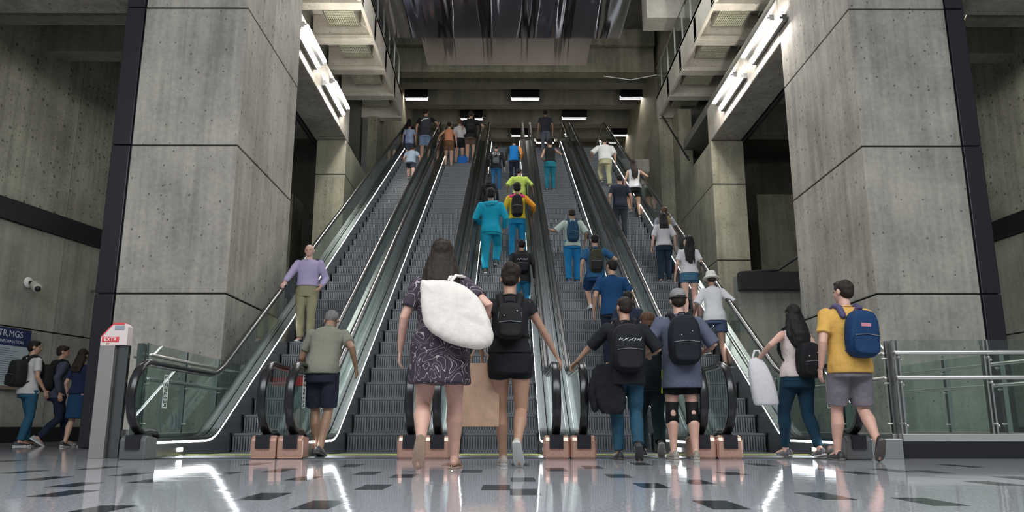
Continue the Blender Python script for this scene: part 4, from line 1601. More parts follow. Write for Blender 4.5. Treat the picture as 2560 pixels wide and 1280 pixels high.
# --- the floral dress woman and her white tote
def floral():
    m, nt, b, N, L = new_mat('floral_dress')
    tc = N('ShaderNodeTexCoord')
    n = N('ShaderNodeTexNoise')
    n.inputs['Scale'].default_value = 4.4
    n.inputs['Detail'].default_value = 1.2
    n.inputs['Distortion'].default_value = 1.6
    L(tc.outputs['Object'], n.inputs['Vector'])
    def mt(op, a, v):
        x = N('ShaderNodeMath')
        x.operation = op
        L(a, x.inputs[0])
        x.inputs[1].default_value = v
        return x.outputs[0]
    f = mt('LESS_THAN', mt('ABSOLUTE', mt('SINE', mt('MULTIPLY', n.outputs['Fac'], 30.0), 0), 0), 0.16)
    mx = N('ShaderNodeMix')
    mx.data_type = 'RGBA'
    L(f, mx.inputs[0])
    mx.inputs[6].default_value = (0.030, 0.020, 0.034, 1)
    mx.inputs[7].default_value = (0.36, 0.30, 0.31, 1)
    L(mx.outputs[2], b.inputs['Base Color'])
    b.inputs['Roughness'].default_value = 0.85
    MATS['floral'] = m
    return m


P1 = walker('woman in a dark floral dress with long dark hair and a white tote', 1100, 1173, 603, female=True, build=1.12, skin_='pink',
            feet=((-0.11, -0.34, 0.12, 1.15), (0.10, 0.10, 0, 0)), arms={'L': {'swing': 0.02}, 'R': {'to': (0.30, 0.05, 1.06), 'pole': (1, -1, -0.2)}}, near=True,
            top=(0, 0, 0), sleeve='short', hem=0.65, topmat=floral(), hair='dark', hstyle='wavy', barefoot=True, loose=1.04)


def tote(info, label, name, outline, thick, col, handle, loc_T, yaw=0.0):
    root = info['root']
    t = bpy.data.objects.new(name, None)
    COL.objects.link(t)
    t.empty_display_size = 0.1
    t.location, t.rotation_euler, t.scale = root.location, root.rotation_euler, root.scale
    tag(t, label, 'bag')
    T = info['T']
    c0 = loc_T
    rot = Matrix.Rotation(yaw, 3, 'Z')
    m = MB()
    dense = []
    no = len(outline)
    for i in range(no):
        p0, p1, p2, p3 = (Vector(outline[(i + q) % no]) for q in (-1, 0, 1, 2))
        for u in (0, 0.25, 0.5, 0.75):
            dense.append(tuple(0.5 * (2 * p1 + (p2 - p0) * u + (2 * p0 - 5 * p1 + 4 * p2 - p3) * u * u + (3 * p1 - p0 - 3 * p2 + p3) * u ** 3)))
    outline = dense
    n = len(outline)
    rings = []
    for (u, k) in ((-1, 0.45), (-0.95, 0.80), (-0.72, 0.94), (0, 1.0), (0.72, 0.94), (0.95, 0.8), (1, 0.45)):
        cx = sum(p[0] for p in outline) / n
        cz = sum(p[1] for p in outline) / n
        rings.append([T(*(Vector(c0) + rot @ Vector((cx + (x - cx) * k, u * thick / 2, cz + (z - cz) * k)))) for x, z in outline])
    m.loft(rings)
    cm = mat('bag_%d_%d_%d' % tuple(int(c * 999) for c in col), col, 0.85, 0, 0.4, 25, 0.06)
    o = m.build('bag_body', cm, t, True)
    o2 = o.modifiers.new('soft', 'SUBSURF')
    o2.levels = o2.render_levels = 1
    dm = o.modifiers.new('folds', 'DISPLACE')
    dm.texture = clouds(0.12)
    dm.texture_coords = 'LOCAL'
    dm.strength = 0.02
    for hpts in handle:
        MB().tube([T(*p) for p in hpts], 0.013, 8, up=Vector((1, 0, 0)), ratio=1.0).build('handle', cm, t, True)
    return t


tote(P1, 'large white canvas tote slung over the shoulder of the woman in the floral dress', 'tote_bag',
     [(-0.275, 0.115), (-0.24, 0.135), (-0.02, 0.12), (0.10, 0.06), (0.19, -0.05), (0.25, -0.19), (0.27, -0.33), (0.20, -0.385), (0.06, -0.375), (-0.12, -0.31), (-0.24, -0.21), (-0.275, -0.04)], 0.13,
     (0.66, 0.60, 0.55), [[(-0.02, -0.20, 1.30), (0.08, -0.16, 1.44), (0.155, -0.02, 1.475), (0.19, 0.02, 1.36), (0.16, -0.2, 1.20)], [(0.02, -0.24, 1.30), (0.12, -0.17, 1.45), (0.175, -0.05, 1.46), (0.20, 0.0, 1.35), (0.16, -0.24, 1.18)]],
     (0.14, -0.25, 1.27))

# --- the young woman with the bun, black shorts and small black pack
P2 = walker('woman with a dark bun and tiny black backpack walking towards the middle escalator', 1272, 1166, 662, female=True, skin_='tan', build=0.98,
            feet=((-0.05, 0.15, 0, 0), (0.07, -0.28, 0.10, 0.9)), near=True,
            arms={'L': {'to': (-0.25, 0.10, 0.98)}, 'R': {'to': (0.42, 0.20, 0.97), 'pole': (0.6, -1, -0.2)}}, top=(0.016, 0.016, 0.018), sleeve='cap', hem=0.98,
            bottom='trousers', blen='brief', bcol=(0.012, 0.012, 0.014), hair='dark', hstyle='bun', shoes=(0.45, 0.38, 0.33))
backpack(P2, 'small black backpack with curved zips on the woman with the bun', (0.014, 0.014, 0.015), 0.25, 0.32, 0.12, 1.24, mark=((0.4, 0.4, 0.38), 'dots'))
wl = to_world(P2, P2['wr'][0][0])
pb = empty('paper_bag', (wl.x - 0.02, wl.y + 0.02, wl.z + 0.0))
tag(pb, 'tall brown paper shopping bag carried between the two women in front', 'bag')
KR = mat('kraft_paper', (0.50, 0.33, 0.235), 0.75, 0, 0.3, 14, 0.10)
bm_ = MB().loft([[Vector((x * k, y * k * 1.0, z)) for x, y in ((-0.17, -0.07), (0.0, -0.062), (0.17, -0.07), (0.17, 0.07), (0.0, 0.062), (-0.17, 0.07))] for z, k in ((-0.60, 0.98), (-0.58, 1.0), (-0.3, 1.01), (-0.08, 0.97), (-0.075, 0.96))])
bm_.build('bag_body', KR, pb, False, 0.004)
for y in (-0.06, 0.06):
    MB().tube([(-0.08, y, -0.12), (-0.075, y * 0.9, -0.02), (-0.03, y * 0.2, 0.055), (0.03, y * 0.2, 0.055), (0.075, y * 0.9, -0.02), (0.08, y, -0.12)], 0.006, 8).build('handle', KR, pb, True)

# --- the man stooping beside the second escalator in dark shorts
P3 = walker('man in an olive shirt and dark shorts leaning forward onto the second escalator', 792, 1143, 770, H=1.74, lean=0.50, skin_='brown', near=True, head=(0.0, 0.35),
            feet=((-0.04, 0.10, 0, 0), (0.06, -0.12, 0.02, 0.25)), arms={'L': {'to': (-0.30, 0.42, 1.12)}, 'R': {'to': (0.34, 0.16, 1.02)}}, top=(0.17, 0.17, 0.13), sleeve='short', hem=0.90,
            bottom='trousers', blen='knee', bcol=(0.016, 0.018, 0.03), hair='grey', hstyle='short', shoes=(0.03, 0.03, 0.032), sole=(0.04, 0.04, 0.04))
rb = at_z(727, 868, 0.0)
hw = to_world(P3, P3['wr'][0][0])
rbag = empty('red_pouch', (hw.x, hw.y + 0.03, hw.z - 0.05))
tag(rbag, 'small red pouch held by the stooping man in dark shorts', 'bag')
MB().loft([[Vector((x, y, z)) for x, y in ((-0.11 * k, -0.02), (0.11 * k, -0.02), (0.11 * k, 0.02), (-0.11 * k, 0.02))] for z, k in ((-0.09, 0.9), (-0.06, 1.0), (0.0, 0.95), (0.01, 0.8))]).build('pouch_body', mat('red_cloth', (0.50, 0.05, 0.04), 0.7), rbag, False, 0.01)
MB().tube([(-0.1, 0, 0.0), (0, 0, 0.05), (0.1, 0, 0.0)], 0.006, 8).build('strap', mat('red_cloth', (0, 0, 0)), rbag, True)

# --- group entering the fourth escalator
P4 = walker('man in a black tee with a large black backpack, his left hand on the handrail', 1565, 1150, 742, near=True, skin_='tan', build=1.04,
            feet=((-0.06, 0.10, 0, 0), (0.10, -0.22, 0.07, 0.7)), head=(0.35, 0), arms={'L': {'to': (-0.50, 0.30, 1.08), 'pole': (-0.6, -0.8, -0.4), 'palm': (0, 0, -1), 'curl': 0.5}, 'R': {'to': (0.27, 0.22, 1.14), 'pole': (0.6, -1, -0.2)}},
            top=(0.014, 0.015, 0.018), sleeve='elbow', hem=0.80, bottom='trousers', bcol=(0.022, 0.065, 0.10), hair='dark', hstyle='short', shoes=(0.02, 0.02, 0.022), sole=(0.05, 0.05, 0.05))
backpack(P4, 'large black backpack with a thin white script line on the man at the handrail', (0.012, 0.012, 0.014), 0.36, 0.52, 0.19, 1.18, mark=((0.6, 0.6, 0.6), 'line'))
jk = P4['root']
jt = bpy.data.objects.new('draped_jacket', None)
COL.objects.link(jt)
jt.location, jt.rotation_euler, jt.scale = jk.location, jk.rotation_euler, jk.scale
tag(jt, 'black jacket hanging down at the left side of the man with the script backpack', 'jacket')
jm = MB()
rings = []
for (z, x0, x1) in ((1.0, -0.30, -0.12), (0.92, -0.33, -0.08), (0.80, -0.35, -0.04), (0.66, -0.34, 0.0), (0.54, -0.30, 0.0), (0.48, -0.26, -0.05)):
    n = 20
    rings.append([Vector(((x0 + x1) / 2 + (x1 - x0) / 2 * math.cos(2 * math.pi * j / n), -0.13 + 0.06 * math.sin(2 * math.pi * j / n) + 0.015 * math.sin(6 * math.pi * j / n), z)) for j in range(n)])
jm.loft(rings)
skin(jm.build('jacket_body', mat('jacket_black', (0.010, 0.010, 0.012), 0.85, 0, 0.3, 30), jt, True), 0.012, 2, 0.03, 0.09)
jm = MB().tube([(-0.30, -0.13, 0.92), (-0.37, -0.13, 0.72), (-0.33, -0.12, 0.52)], [0.05, 0.045, 0.035], 12)
skin(jm.build('sleeve', mat('jacket_black', (0, 0, 0)), jt, True), 0.012, 2, 0.02, 0.07)

P5 = walker('person in a grey blue tee, grey cap, black shorts and black knee braces', 1718, 1148, 728, near=True, skin_='pink', build=1.10,
            feet=((-0.13, 0.02, 0, 0), (0.08, -0.05, 0.0, 0)), arms={'L': {'to': (-0.30, 0.22, 1.10)}, 'R': {'to': (0.30, 0.20, 1.12)}}, top=(0.088, 0.098, 0.138), sleeve='elbow', hem=0.72,
            bottom='trousers', blen='mid', bcol=(0.010, 0.010, 0.014), hair='dark', hstyle='short', hat=('cap', (0.22, 0.21, 0.21)), shoes=(0.24, 0.22, 0.18), sole=(0.34, 0.31, 0.27))
backpack(P5, 'black backpack with a plain rounded front on the person with knee braces', (0.011, 0.012, 0.018), 0.34, 0.52, 0.19, 1.20, mark=((0.45, 0.45, 0.45), 'dots'))
for i in (0, 1):
    k_, a_, h_ = P5['knees'][i], P5['ank'][i], P5['hips'][i]
    m = MB()
    pts = [lerp(k_, h_, 0.20), k_, lerp(k_, a_, 0.34)]
    m.tube(pts, [0.070, 0.066, 0.071], 18, caps=False)
    m.build('knee_brace', mat('neoprene', (0.012, 0.012, 0.013), 0.8), P5['root'], True)
    MB().ell(k_ + Vector((0, -0.062, -0.04)), (0.028, 0.012, 0.04)).build('brace_opening', mat('skin_pink', (0, 0, 0)), P5['root'], True)
NEON = mat('neon_stripe', (0.55, 0.75, 0.02), 0.6)
for i, sx in enumerate((-1, 1)):
    k_, h_ = P5['knees'][i], P5['hips'][i]
    q = 0.112
    MB().tube([h_ + Vector((sx * q, -0.02, -0.02)), lerp(h_, k_, 0.6) + Vector((sx * q, -0.03, 0))], 0.007, 6).build('side_stripe', NEON, P5['root'], True)

P6 = walker('woman in black with baggy dark trousers walking between the two men with backpacks', 1648, 1145, 780, female=True, near=True, skin_='pink', H=1.58,
            feet=((-0.09, 0.05, 0, 0), (0.07, -0.26, 0.08, 0.7)), arms={'L': {'swing': 0.12}, 'R': {'swing': -0.08}}, top=(0.013, 0.016, 0.018), sleeve='long', hem=0.82,
            bottom='trousers', bcol=(0.012, 0.022, 0.026), hair='brown', hstyle='thick', shoes=(0.02, 0.02, 0.022), sole=(0.55, 0.53, 0.50), loose=1.12)
P6['root'].location += Vector((-0.02, 0.35, 0))

# --- couple at the right
P7 = walker('woman with long wavy black hair, white top and tight dark jeans at the right', 2020, 1143, 757, female=True, near=True, skin_='pink', build=1.02, yaw=0.25,
            feet=((-0.12, 0.24, 0.0, 0), (0.06, -0.14, 0.01, 0.15)), arms={'L': {'to': (-0.42, 0.10, 1.13), 'pole': (-1, -0.6, -0.5)}, 'R': {'to': (0.25, 0.12, 1.0)}}, top=(0.52, 0.43, 0.42), sleeve='none', hem=0.92,
            bottom='trousers', blen='tight', bcol=(0.010, 0.032, 0.055), hair='black', hstyle='wavy', shoes=(0.10, 0.09, 0.10), sole=(0.55, 0.5, 0.5))
backpack(P7, 'slouchy black backpack hanging on the woman with wavy black hair', (0.010, 0.010, 0.012), 0.30, 0.42, 0.15, 1.10, mark=((0.5, 0.5, 0.5), 'dots'), dx=0.03)
wl = to_world(P7, P7['wr'][0][0])
wb = empty('shopping_bag', (wl.x - 0.02, wl.y, wl.z - 0.04))
tag(wb, 'white cloth shopping bag on the forearm of the woman with wavy black hair', 'bag')
wm = MB().loft([[Vector((x * k + sx_, y * k, z)) for x, y in ((-0.14, -0.05), (-0.05, -0.075), (0.06, -0.07), (0.15, -0.04), (0.15, 0.04), (0.06, 0.07), (-0.05, 0.075), (-0.14, 0.05))] for z, k, sx_ in ((-0.47, 0.85, 0.07), (-0.45, 1.0, 0.07), (-0.25, 1.0, 0.04), (-0.05, 0.8, 0.0), (0.06, 0.45, -0.02))])
o = wm.build('bag_body', mat('white_cloth_bag', (0.60, 0.58, 0.60), 0.8, 0, 0.4, 20, 0.05), wb, True)
o.modifiers.new('soft', 'SUBSURF').render_levels = 2
MB().tube([(-0.05, 0, 0.04), (-0.02, 0, 0.13), (0.03, 0, 0.13), (0.05, 0, 0.04)], 0.012, 8).build('handle', mat('white_cloth_bag', (0, 0, 0)), wb, True)

P8 = walker('man in a mustard yellow tee and grey shorts walking at the right', 2122, 1152, 702, near=True, skin_='pink', build=1.10, head=(0.5, 0),
            feet=((-0.06, 0.10, 0.0, 0), (0.16, -0.30, 0.10, 0.85)), arms={'L': {'to': (-0.27, 0.02, 0.90)}, 'R': {'to': (0.22, 0.26, 1.12)}}, top=(0.55, 0.32, 0.08), sleeve='short', hem=0.84,
            bottom='trousers', blen='knee', bcol=(0.155, 0.14, 0.16), hair='dark', hstyle='short', shoes=(0.02, 0.018, 0.02), sole=(0.09, 0.08, 0.07))
backpack(P8, 'blue school backpack with a small patch on the man in the yellow tee', (0.008, 0.034, 0.095), 0.31, 0.46, 0.17, 1.20, pocket=(0.007, 0.030, 0.085), strap=(0.07, 0.06, 0.13), mark=((0.45, 0.16, 0.20), 'patch'), dx=0.05, roll=-0.06)


# --- three people at the left wall
def at_depth(fx, Y):
    p = at_z(fx, 1112, 0.0)
    dr = ray(fx, 1112)
    return Vector((dr.x / dr.y * Y, Y, 0))


p = at_depth(58, 13.6)
P9 = person('man in a white tee and blue jeans walking past the map board', p, height_to(p, 852), yaw=-0.55, skin_='tan', head=(-0.5, 0), feet=((-0.06, 0.06, 0, 0), (0.07, -0.10, 0.0, 0)),
            arms={'L': {'swing': 0.02}, 'R': {'swing': 0.08}}, top=(0.42, 0.41, 0.40), hem=0.86, bottom='trousers', bcol=(0.020, 0.075, 0.12), hair='black', hstyle='short')
backpack(P9, 'rounded black backpack on the man in the white tee at the left wall', (0.013, 0.014, 0.014), 0.33, 0.46, 0.20, 1.20)
p = at_depth(133, 13.9)
P10 = person('person in a dark hooded jacket and trousers behind the woman in the blue skirt', p, height_to(p, 860), yaw=-0.7, skin_='tan', head=(-0.4, 0.1), feet=((-0.06, 0.22, 0, 0), (0.07, -0.28, 0.06, 0.6)),
             arms={'L': {'swing': 0.1}, 'R': {'swing': -0.1}}, top=(0.045, 0.05, 0.075), sleeve='long', hem=0.84, bottom='trousers', bcol=(0.012, 0.018, 0.035), hair='dark', hstyle='short', shoes=(0.25, 0.25, 0.25))
backpack(P10, 'dull black backpack on the hooded person at the left wall', (0.010, 0.010, 0.012), 0.34, 0.48, 0.18, 1.18)
p = at_depth(185, 13.4)
P11 = person('woman with dark hair in a navy top and blue skirt at the left wall', p, height_to(p, 872), yaw=-0.2, female=True, skin_='light', feet=((-0.06, -0.16, 0.0, 0.1), (0.06, 0.12, 0.0, 0)),
             arms={'L': {'swing': 0.05}, 'R': {'swing': -0.05}}, top=(0.015, 0.022, 0.055), hem=0.95, bottom='skirt', bcol=(0.016, 0.045, 0.10), shorts_z=0.52, hair='dark', hstyle='mid')

# --- leftmost escalator
y_ = on_escalator(0, 765, 842).y
P12 = rider('old bald man in a lavender shirt riding down the leftmost escalator', 0, 762, 845, 612, yaw=math.pi, skin_='pink', build=1.10, near=True, head=(0.0, 0.15), feet=((-0.09, 0.0, 0, 0), (0.09, 0.0, 0, 0)),
            arms={'R': {'to': rail_point(0, -1, y_ - 0.42), 'world': True, 'pole': (0.5, -1, -0.5), 'palm': (0, 0, -1), 'curl': 0.5}, 'L': {'to': (-0.26, 0.10, 0.98)}},
            top=(0.33, 0.28, 0.42), sleeve='long', hem=0.99, bottom='trousers', bcol=(0.24, 0.215, 0.13), hair='grey', hstyle='bald', belt=True)
P13 = rider('child in a light blue tee bending forward near the top of the leftmost escalator', 0, 1025, 458, 368, H=1.42, lean=0.55, skin_='pink', top=(0.30, 0.37, 0.44), hem=0.86, hmin=1.2, bottom='trousers', blen='mid', bcol=(0.03, 0.035, 0.05),
            arms={'L': {'to': (-0.22, 0.30, 1.1)}, 'R': {'to': (0.30, 0.25, 1.15)}}, hair='dark', feet=UPL)
P14 = rider('tall man in a black and grey tee with light blue shorts at the top left', 0, 1062, 398, 264, skin_='tan', head=(-0.3, 0.2), top=(0.045, 0.045, 0.055), sleeve='short', sleeve_col=(0.012, 0.012, 0.014), hem=0.84, bottom='trousers', blen='knee', bcol=(0.16, 0.22, 0.33),
            arms={'R': {'to': (0.40, 0.12, 1.15)}}, hair='dark')
MB().tube([P14['T'](-0.12, -0.145, 1.30), P14['T'](-0.03, -0.15, 1.37), P14['T'](0.10, -0.145, 1.385)], 0.013, 8, ratio=0.4).build('shirt_stripe', WHITE, P14['root'], True)
P15 = rider('child in a pale blue shirt before the tall man at the top left', 0, 1022, 398, 300, H=1.38, hmin=1.2, skin_='tan', top=(0.25, 0.31, 0.45), hem=0.80, bottom='trousers', blen='knee', bcol=(0.05, 0.06, 0.09), hair='black')
P16 = rider('dark haired woman in a dark top at the far top of the leftmost escalator', 0, 1002, 392, 298, H=1.45, female=True, skin_='brown', top=(0.03, 0.03, 0.035), sleeve='long', bottom='trousers', bcol=(0.02, 0.02, 0.03), hair='black', hstyle='mid', hmin=1.2)


def small_bag(name, label, p, w, h, d, col):
    t = empty(name, p)
    tag(t, label, 'bag')
    MB().loft([[Vector((x * k, y * k, z)) for x, y in ((-w / 2, -d / 2), (w / 2, -d / 2), (w / 2, d / 2), (-w / 2, d / 2))] for z, k in ((0, 0.92), (0.02, 1), (h * 0.8, 1.0), (h, 0.86))]).build('bag_body', mat('bagc_%d_%d_%d' % tuple(int(c * 999) for c in col), col, 0.7, 0, 0.3, 20, 0.1), t, False, 0.015)
    MB().tube([(-w * 0.25, 0, h * 0.95), (-w * 0.2, 0, h * 1.18), (w * 0.2, 0, h * 1.18), (w * 0.25, 0, h * 0.95)], 0.01, 8).build('handle', mat('bagc_%d_%d_%d' % tuple(int(c * 999) for c in col), col), t, True)
    return t


q = P16['root'].location
small_bag('blue_bag', 'bright blue bag beside the dark haired woman at the top left', (q.x - 0.02, q.y - 0.30, q.z + 0.42), 0.30, 0.34, 0.14, (0.015, 0.06, 0.30))

# --- second escalator
P17 = rider('woman in a rust brown top and brown shorts near the top of the second escalator', 1, 1112, 412, 303, H=1.6, female=True, skin_='tan', lean=0.12, top=(0.42, 0.18, 0.10), sleeve='none', hem=0.98, bottom='trousers', blen='mid', bcol=(0.11, 0.06, 0.03), hair='black', hstyle='short',
            arms={'L': {'to': (-0.42, 0.10, 1.02)}})
P18 = rider('woman in a white blouse and black shorts near the top of the second escalator', 1, 1148, 408, 300, H=1.6, female=True, skin_='tan', top=(0.46, 0.44, 0.45), sleeve='elbow', hem=1.0, bottom='trousers', blen='mid', bcol=(0.012, 0.012, 0.014), hair='brown', hstyle='short')
P19 = rider('man in a black shirt holding the right handrail at the top of the second escalator', 1, 1176, 405, 276, skin_='tan', top=(0.015, 0.015, 0.016), hem=0.85, bottom='trousers', blen='mid', bcol=(0.09, 0.06, 0.045), hair='dark',
            arms={'R': {'to': (0.36, 0.16, 1.22)}})
backpack(P19, 'black backpack on the man at the top of the second escalator', (0.012, 0.012, 0.014), 0.30, 0.44, 0.16, 1.2)
q = P18['root'].location
small_bag('blue_bag', 'blue bag standing on a step at the feet of the woman in the white blouse', (q.x + 0.12, q.y - 0.02, q.z + 0.0), 0.34, 0.28, 0.14, (0.012, 0.10, 0.34))

# --- middle escalator
P20 = rider('person in a black jacket with a pale print and blue jeans on the middle escalator', 2, 1240, 474, 363, skin_='tan', top=(0.014, 0.014, 0.016), sleeve='long', hem=0.84, bottom='trousers', bcol=(0.02, 0.08, 0.17), hair='black')
text('45G', 0.17, tuple(P20['T'](0, -0.150, 1.36)), (math.pi / 2, 0, 0), mat('print_pale', (0.40, 0.40, 0.40), 0.7), P20['root'])
small_pack = backpack(P20, 'grey flat backpack low on the person with the pale jacket print', (0.06, 0.065, 0.07), 0.22, 0.24, 0.10, 1.08)
P21 = rider('person in a bright blue vest with orange sleeves on the middle escalator', 2, 1285, 460, 350, skin_='tan', top=(0.012, 0.16, 0.42), sleeve='long', sleeve_col=((0.02, 0.02, 0.02), (0.60, 0.22, 0.05)), hem=0.88, bottom='trousers', bcol=(0.015, 0.018, 0.03), hair='black', hstyle='thick',
            arms={'R': {'to': (0.26, 0.05, 0.98)}})
P22 = rider('person in a loose lime green tee on the middle escalator', 2, 1300, 552, 420, skin_='brown', build=1.08, head=(-0.5, 0.15), top=(0.36, 0.46, 0.09), sleeve='elbow', hem=0.74, bottom='trousers', bcol=(0.02, 0.02, 0.03), hair='black', loose=1.2, lean=0.1,
            arms={'R': {'to': (0.42, 0.22, 1.05)}, 'L': {'to': (-0.34, 0.18, 1.05)}})
P25b = rider('person in black partly hidden above the cyan tracksuit', 2, 1216, 572, 462, hmin=1.4, female=True, skin_='brown', top=(0.012, 0.012, 0.013), sleeve='long', bottom='trousers', bcol=(0.02, 0.02, 0.025), hair='black', hstyle='mid')
P23 = rider('person in a cyan hooded tracksuit on the middle escalator', 2, 1226, 692, 470, near=True, skin_='brown', top=(0.010, 0.26, 0.37), sleeve='long', hem=0.84, bottom='trousers', bcol=(0.010, 0.22, 0.32), hair='black', hstyle='thick', feet=UPR, loose=1.12, build=1.05,
            arms={'L': {'to': (-0.22, 0.20, 1.1)}, 'R': {'to': (0.26, 0.16, 1.0)}})
hm_ = MB().tube([P23['T'](-0.12, -0.07, 1.44), P23['T'](-0.06, -0.14, 1.40), P23['T'](0.04, -0.15, 1.42), P23['T'](0.12, -0.06, 1.47)], [0.035, 0.055, 0.05, 0.03], 12)
skin(hm_.build('hood', mat('cloth_10_259_369', (0.010, 0.26, 0.37), 0.88, 0, 0.25, 90, 0.10, 0.0), P23['root'], True), 0.012, 2, 0.01, 0.05)
P24 = rider('person in a yellow, pink and orange jacket and bright blue jeans on the middle escalator', 2, 1293, 655, 458, near=True, skin_='brown', top=(0.55, 0.42, 0.03), sleeve='long', sleeve_col=((0.55, 0.40, 0.03), (0.62, 0.24, 0.02)), hem=0.92, bottom='trousers', bcol=(0.010, 0.17, 0.33), hair='black', hstyle='thick',
            arms={'R': {'to': (0.36, 0.14, 1.12)}, 'L': {'to': (-0.24, 0.18, 1.02)}}, feet=((-0.13, 0, 0, 0), (0.13, 0.05, 0, 0)))
hm_ = MB().tube([P24['T'](-0.14, -0.04, 1.43), P24['T'](-0.07, -0.11, 1.42), P24['T'](0.07, -0.11, 1.42), P24['T'](0.14, -0.04, 1.43)], [0.05, 0.055, 0.055, 0.05], 12)
skin(hm_.build('pink_hood', mat('pink_cloth', (0.62, 0.04, 0.14), 0.85, 0, 0.2, 60), P24['root'], True), 0.012, 2, 0.01, 0.05)
backpack(P24, 'tall black backpack on the person in the yellow and orange jacket', (0.012, 0.012, 0.014), 0.27, 0.50, 0.17, 1.18, mark=((0.4, 0.4, 0.38), 'dots'))
P25 = rider('person in a black jacket and blue trousers behind the cyan tracksuit at mid height', 2, 1305, 800, 600, near=True, skin_='brown', top=(0.018, 0.018, 0.02), sleeve='long', hem=0.82, bottom='trousers', bcol=(0.01, 0.09, 0.16), hair='black', hstyle='short')
backpack(P25, 'plain black backpack with a white squiggle on the person lowest on the middle escalator', (0.010, 0.010, 0.012), 0.32, 0.44, 0.17, 1.2, mark=((0.55, 0.55, 0.55), 'line'))

# --- fourth escalator
P26 = rider('man in a dark tee and grey trousers at the very top of the fourth escalator', 3, 1364, 378, 277, skin_='brown', top=(0.03, 0.033, 0.045), hem=0.86, bottom='trousers', bcol=(0.10, 0.105, 0.13), hair='black')
P27 = rider('woman in a black top and teal leggings high on the fourth escalator', 3, 1376, 474, 350, female=True, skin_='tan', top=(0.012, 0.012, 0.014), sleeve='none', hem=1.0, bottom='trousers', blen='tight', bcol=(0.010, 0.11, 0.15), hair='black', hstyle='bun', build=1.05,
            arms={'R': {'to': (0.16, 0.20, 1.45), 'pole': (1, -0.2, -0.6)}, 'L': {'to': (-0.20, 0.20, 1.12)}})
P28 = rider('man in a pale mint shirt and blue jeans reaching left on the fourth escalator', 3, 1433, 714, 520, near=True, skin_='brown', top=(0.36, 0.42, 0.37), sleeve='elbow', hem=0.86, bottom='trousers', bcol=(0.010, 0.12, 0.27), hair='dark', shoes=(0.02, 0.05, 0.12), sole=(0.5, 0.55, 0.6), loose=1.12,
            arms={'L': {'to': (-0.55, 0.12, 1.30), 'pole': (-0.3, -0.6, -0.9)}, 'R': {'to': (0.30, 0.12, 1.0)}}, feet=((-0.09, 0.0, 0, 0), (0.10, 0.12, 0.0, 0)))
backpack(P28, 'dark blue backpack on the man in the pale mint shirt', (0.010, 0.045, 0.085), 0.29, 0.48, 0.17, 1.17, mark=((0.4, 0.4, 0.4), 'dots'))
P29 = rider('young man in a blue tee and long blue shorts on the fourth escalator', 3, 1492, 790, 583, near=True, skin_='tan', top=(0.022, 0.085, 0.17), hem=0.86, bottom='trousers', blen='knee', bcol=(0.010, 0.035, 0.10), hair='black', shoes=(0.5, 0.5, 0.48), loose=1.1, feet=UPL,
            arms={'R': {'to': (0.42, 0.25, 1.22), 'palm': (0, 0, -1)}, 'L': {'swing': 0.0}})
backpack(P29, 'olive and black backpack on the young man in blue shorts', (0.035, 0.032, 0.020), 0.28, 0.46, 0.16, 1.18, pocket=(0.012, 0.012, 0.012))
P30 = rider('man in a plain navy tee low on the fourth escalator', 3, 1535, 905, 650, near=True, skin_='tan', head=(0.5, 0), top=(0.010, 0.045, 0.12), hem=0.84, bottom='trousers', bcol=(0.012, 0.016, 0.03), hair='black', build=1.05,
            arms={'R': {'to': (0.30, 0.28, 1.10)}, 'L': {'swing': 0.05}})
P30b = rider('dark haired person in navy just beyond the man with the script backpack', 3, 1580, 985, 768, near=True, H=1.55, skin_='pink', top=(0.02, 0.025, 0.045), sleeve='short', bottom='trousers', blen='knee', bcol=(0.02, 0.02, 0.025), hair='black')

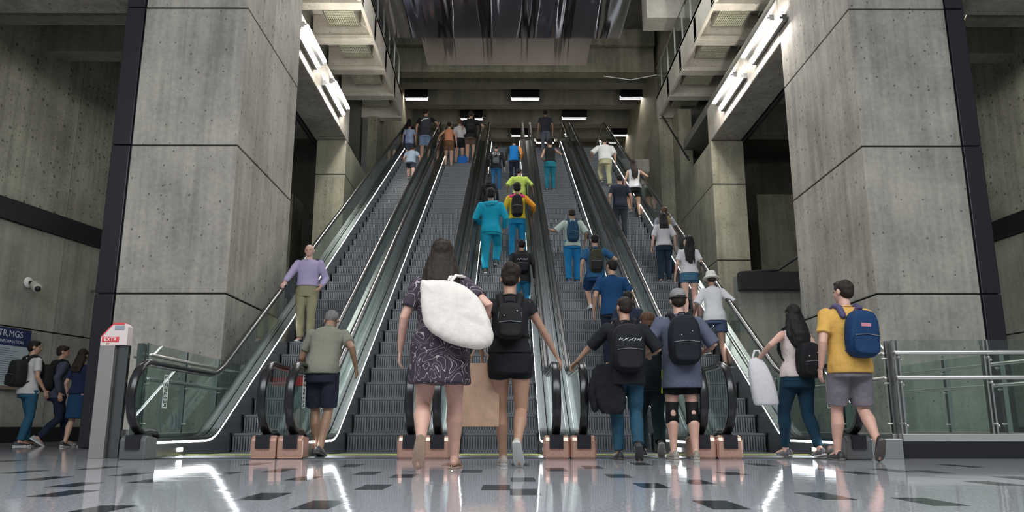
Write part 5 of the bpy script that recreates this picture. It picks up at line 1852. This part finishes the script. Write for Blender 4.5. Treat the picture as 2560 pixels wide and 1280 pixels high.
# --- rightmost escalator
P31 = rider('heavy man in a white tee and khaki trousers high on the rightmost escalator', 4, 1515, 462, 340, hmax=1.8, build=1.22, skin_='tan', head=(0, 0.3), lean=0.12, top=(0.55, 0.55, 0.54), sleeve='elbow', hem=0.95, bottom='trousers', bcol=(0.33, 0.31, 0.19), hair='dark', feet=UPL,
            arms={'L': {'to': (-0.42, 0.22, 1.18)}})
P32 = rider('woman with long hair in a white tank top and black shorts on the rightmost escalator', 4, 1592, 545, 397, hmax=1.72, female=True, skin_='tan', top=(0.55, 0.53, 0.54), sleeve='none', hem=0.90, bottom='trousers', blen='mid', bcol=(0.012, 0.012, 0.013), hair='dark', hstyle='long', feet=UPL,
            arms={'R': {'to': (0.34, 0.16, 1.22)}})
P33 = rider('man in a dark navy tee and charcoal trousers on the rightmost escalator', 4, 1553, 592, 437, hmax=1.8, skin_='tan', top=(0.018, 0.022, 0.035), hem=0.86, bottom='trousers', bcol=(0.03, 0.033, 0.042), hair='black')
P34 = rider('man in a grey tee with light brown hair on the rightmost escalator', 4, 1697, 690, 523, hmax=1.78, near=True, skin_='pink', top=(0.22, 0.23, 0.27), hem=0.86, bottom='trousers', bcol=(0.015, 0.03, 0.05), hair='brown')
backpack(P34, 'tan backpack on the man in the grey tee on the rightmost escalator', (0.20, 0.15, 0.06), 0.28, 0.42, 0.16, 1.22)
P34b = rider('woman in a pale top and dark jeans on the left side of the rightmost escalator', 4, 1664, 715, 540, hmax=1.66, near=True, female=True, skin_='pink', top=(0.45, 0.42, 0.43), sleeve='elbow', hem=0.92, bottom='trousers', bcol=(0.010, 0.02, 0.035), hair='black', hstyle='mid')
P35 = rider('woman in a white tee and denim shorts with long hair on the rightmost escalator', 4, 1735, 800, 590, hmax=1.7, near=True, female=True, head=(0.6, 0), skin_='pink', top=(0.52, 0.49, 0.50), hem=0.96, bottom='trousers', blen='brief', bcol=(0.045, 0.11, 0.17), hair='black', hstyle='long',
            arms={'L': {'swing': 0.02}})
P36 = rider('person in a cream bucket hat and white tee low on the rightmost escalator', 4, 1795, 905, 677, hmax=1.72, near=True, female=True, skin_='brown', lean=0.15, top=(0.56, 0.54, 0.55), sleeve='elbow', hem=0.86, bottom='trousers', blen='mid', bcol=(0.05, 0.07, 0.12), hair='dark', hat=('bucket', (0.55, 0.53, 0.50)), feet=UPL,
            arms={'R': {'to': (0.40, 0.20, 1.08)}, 'L': {'to': (-0.30, 0.22, 1.05)}}, loose=1.1)
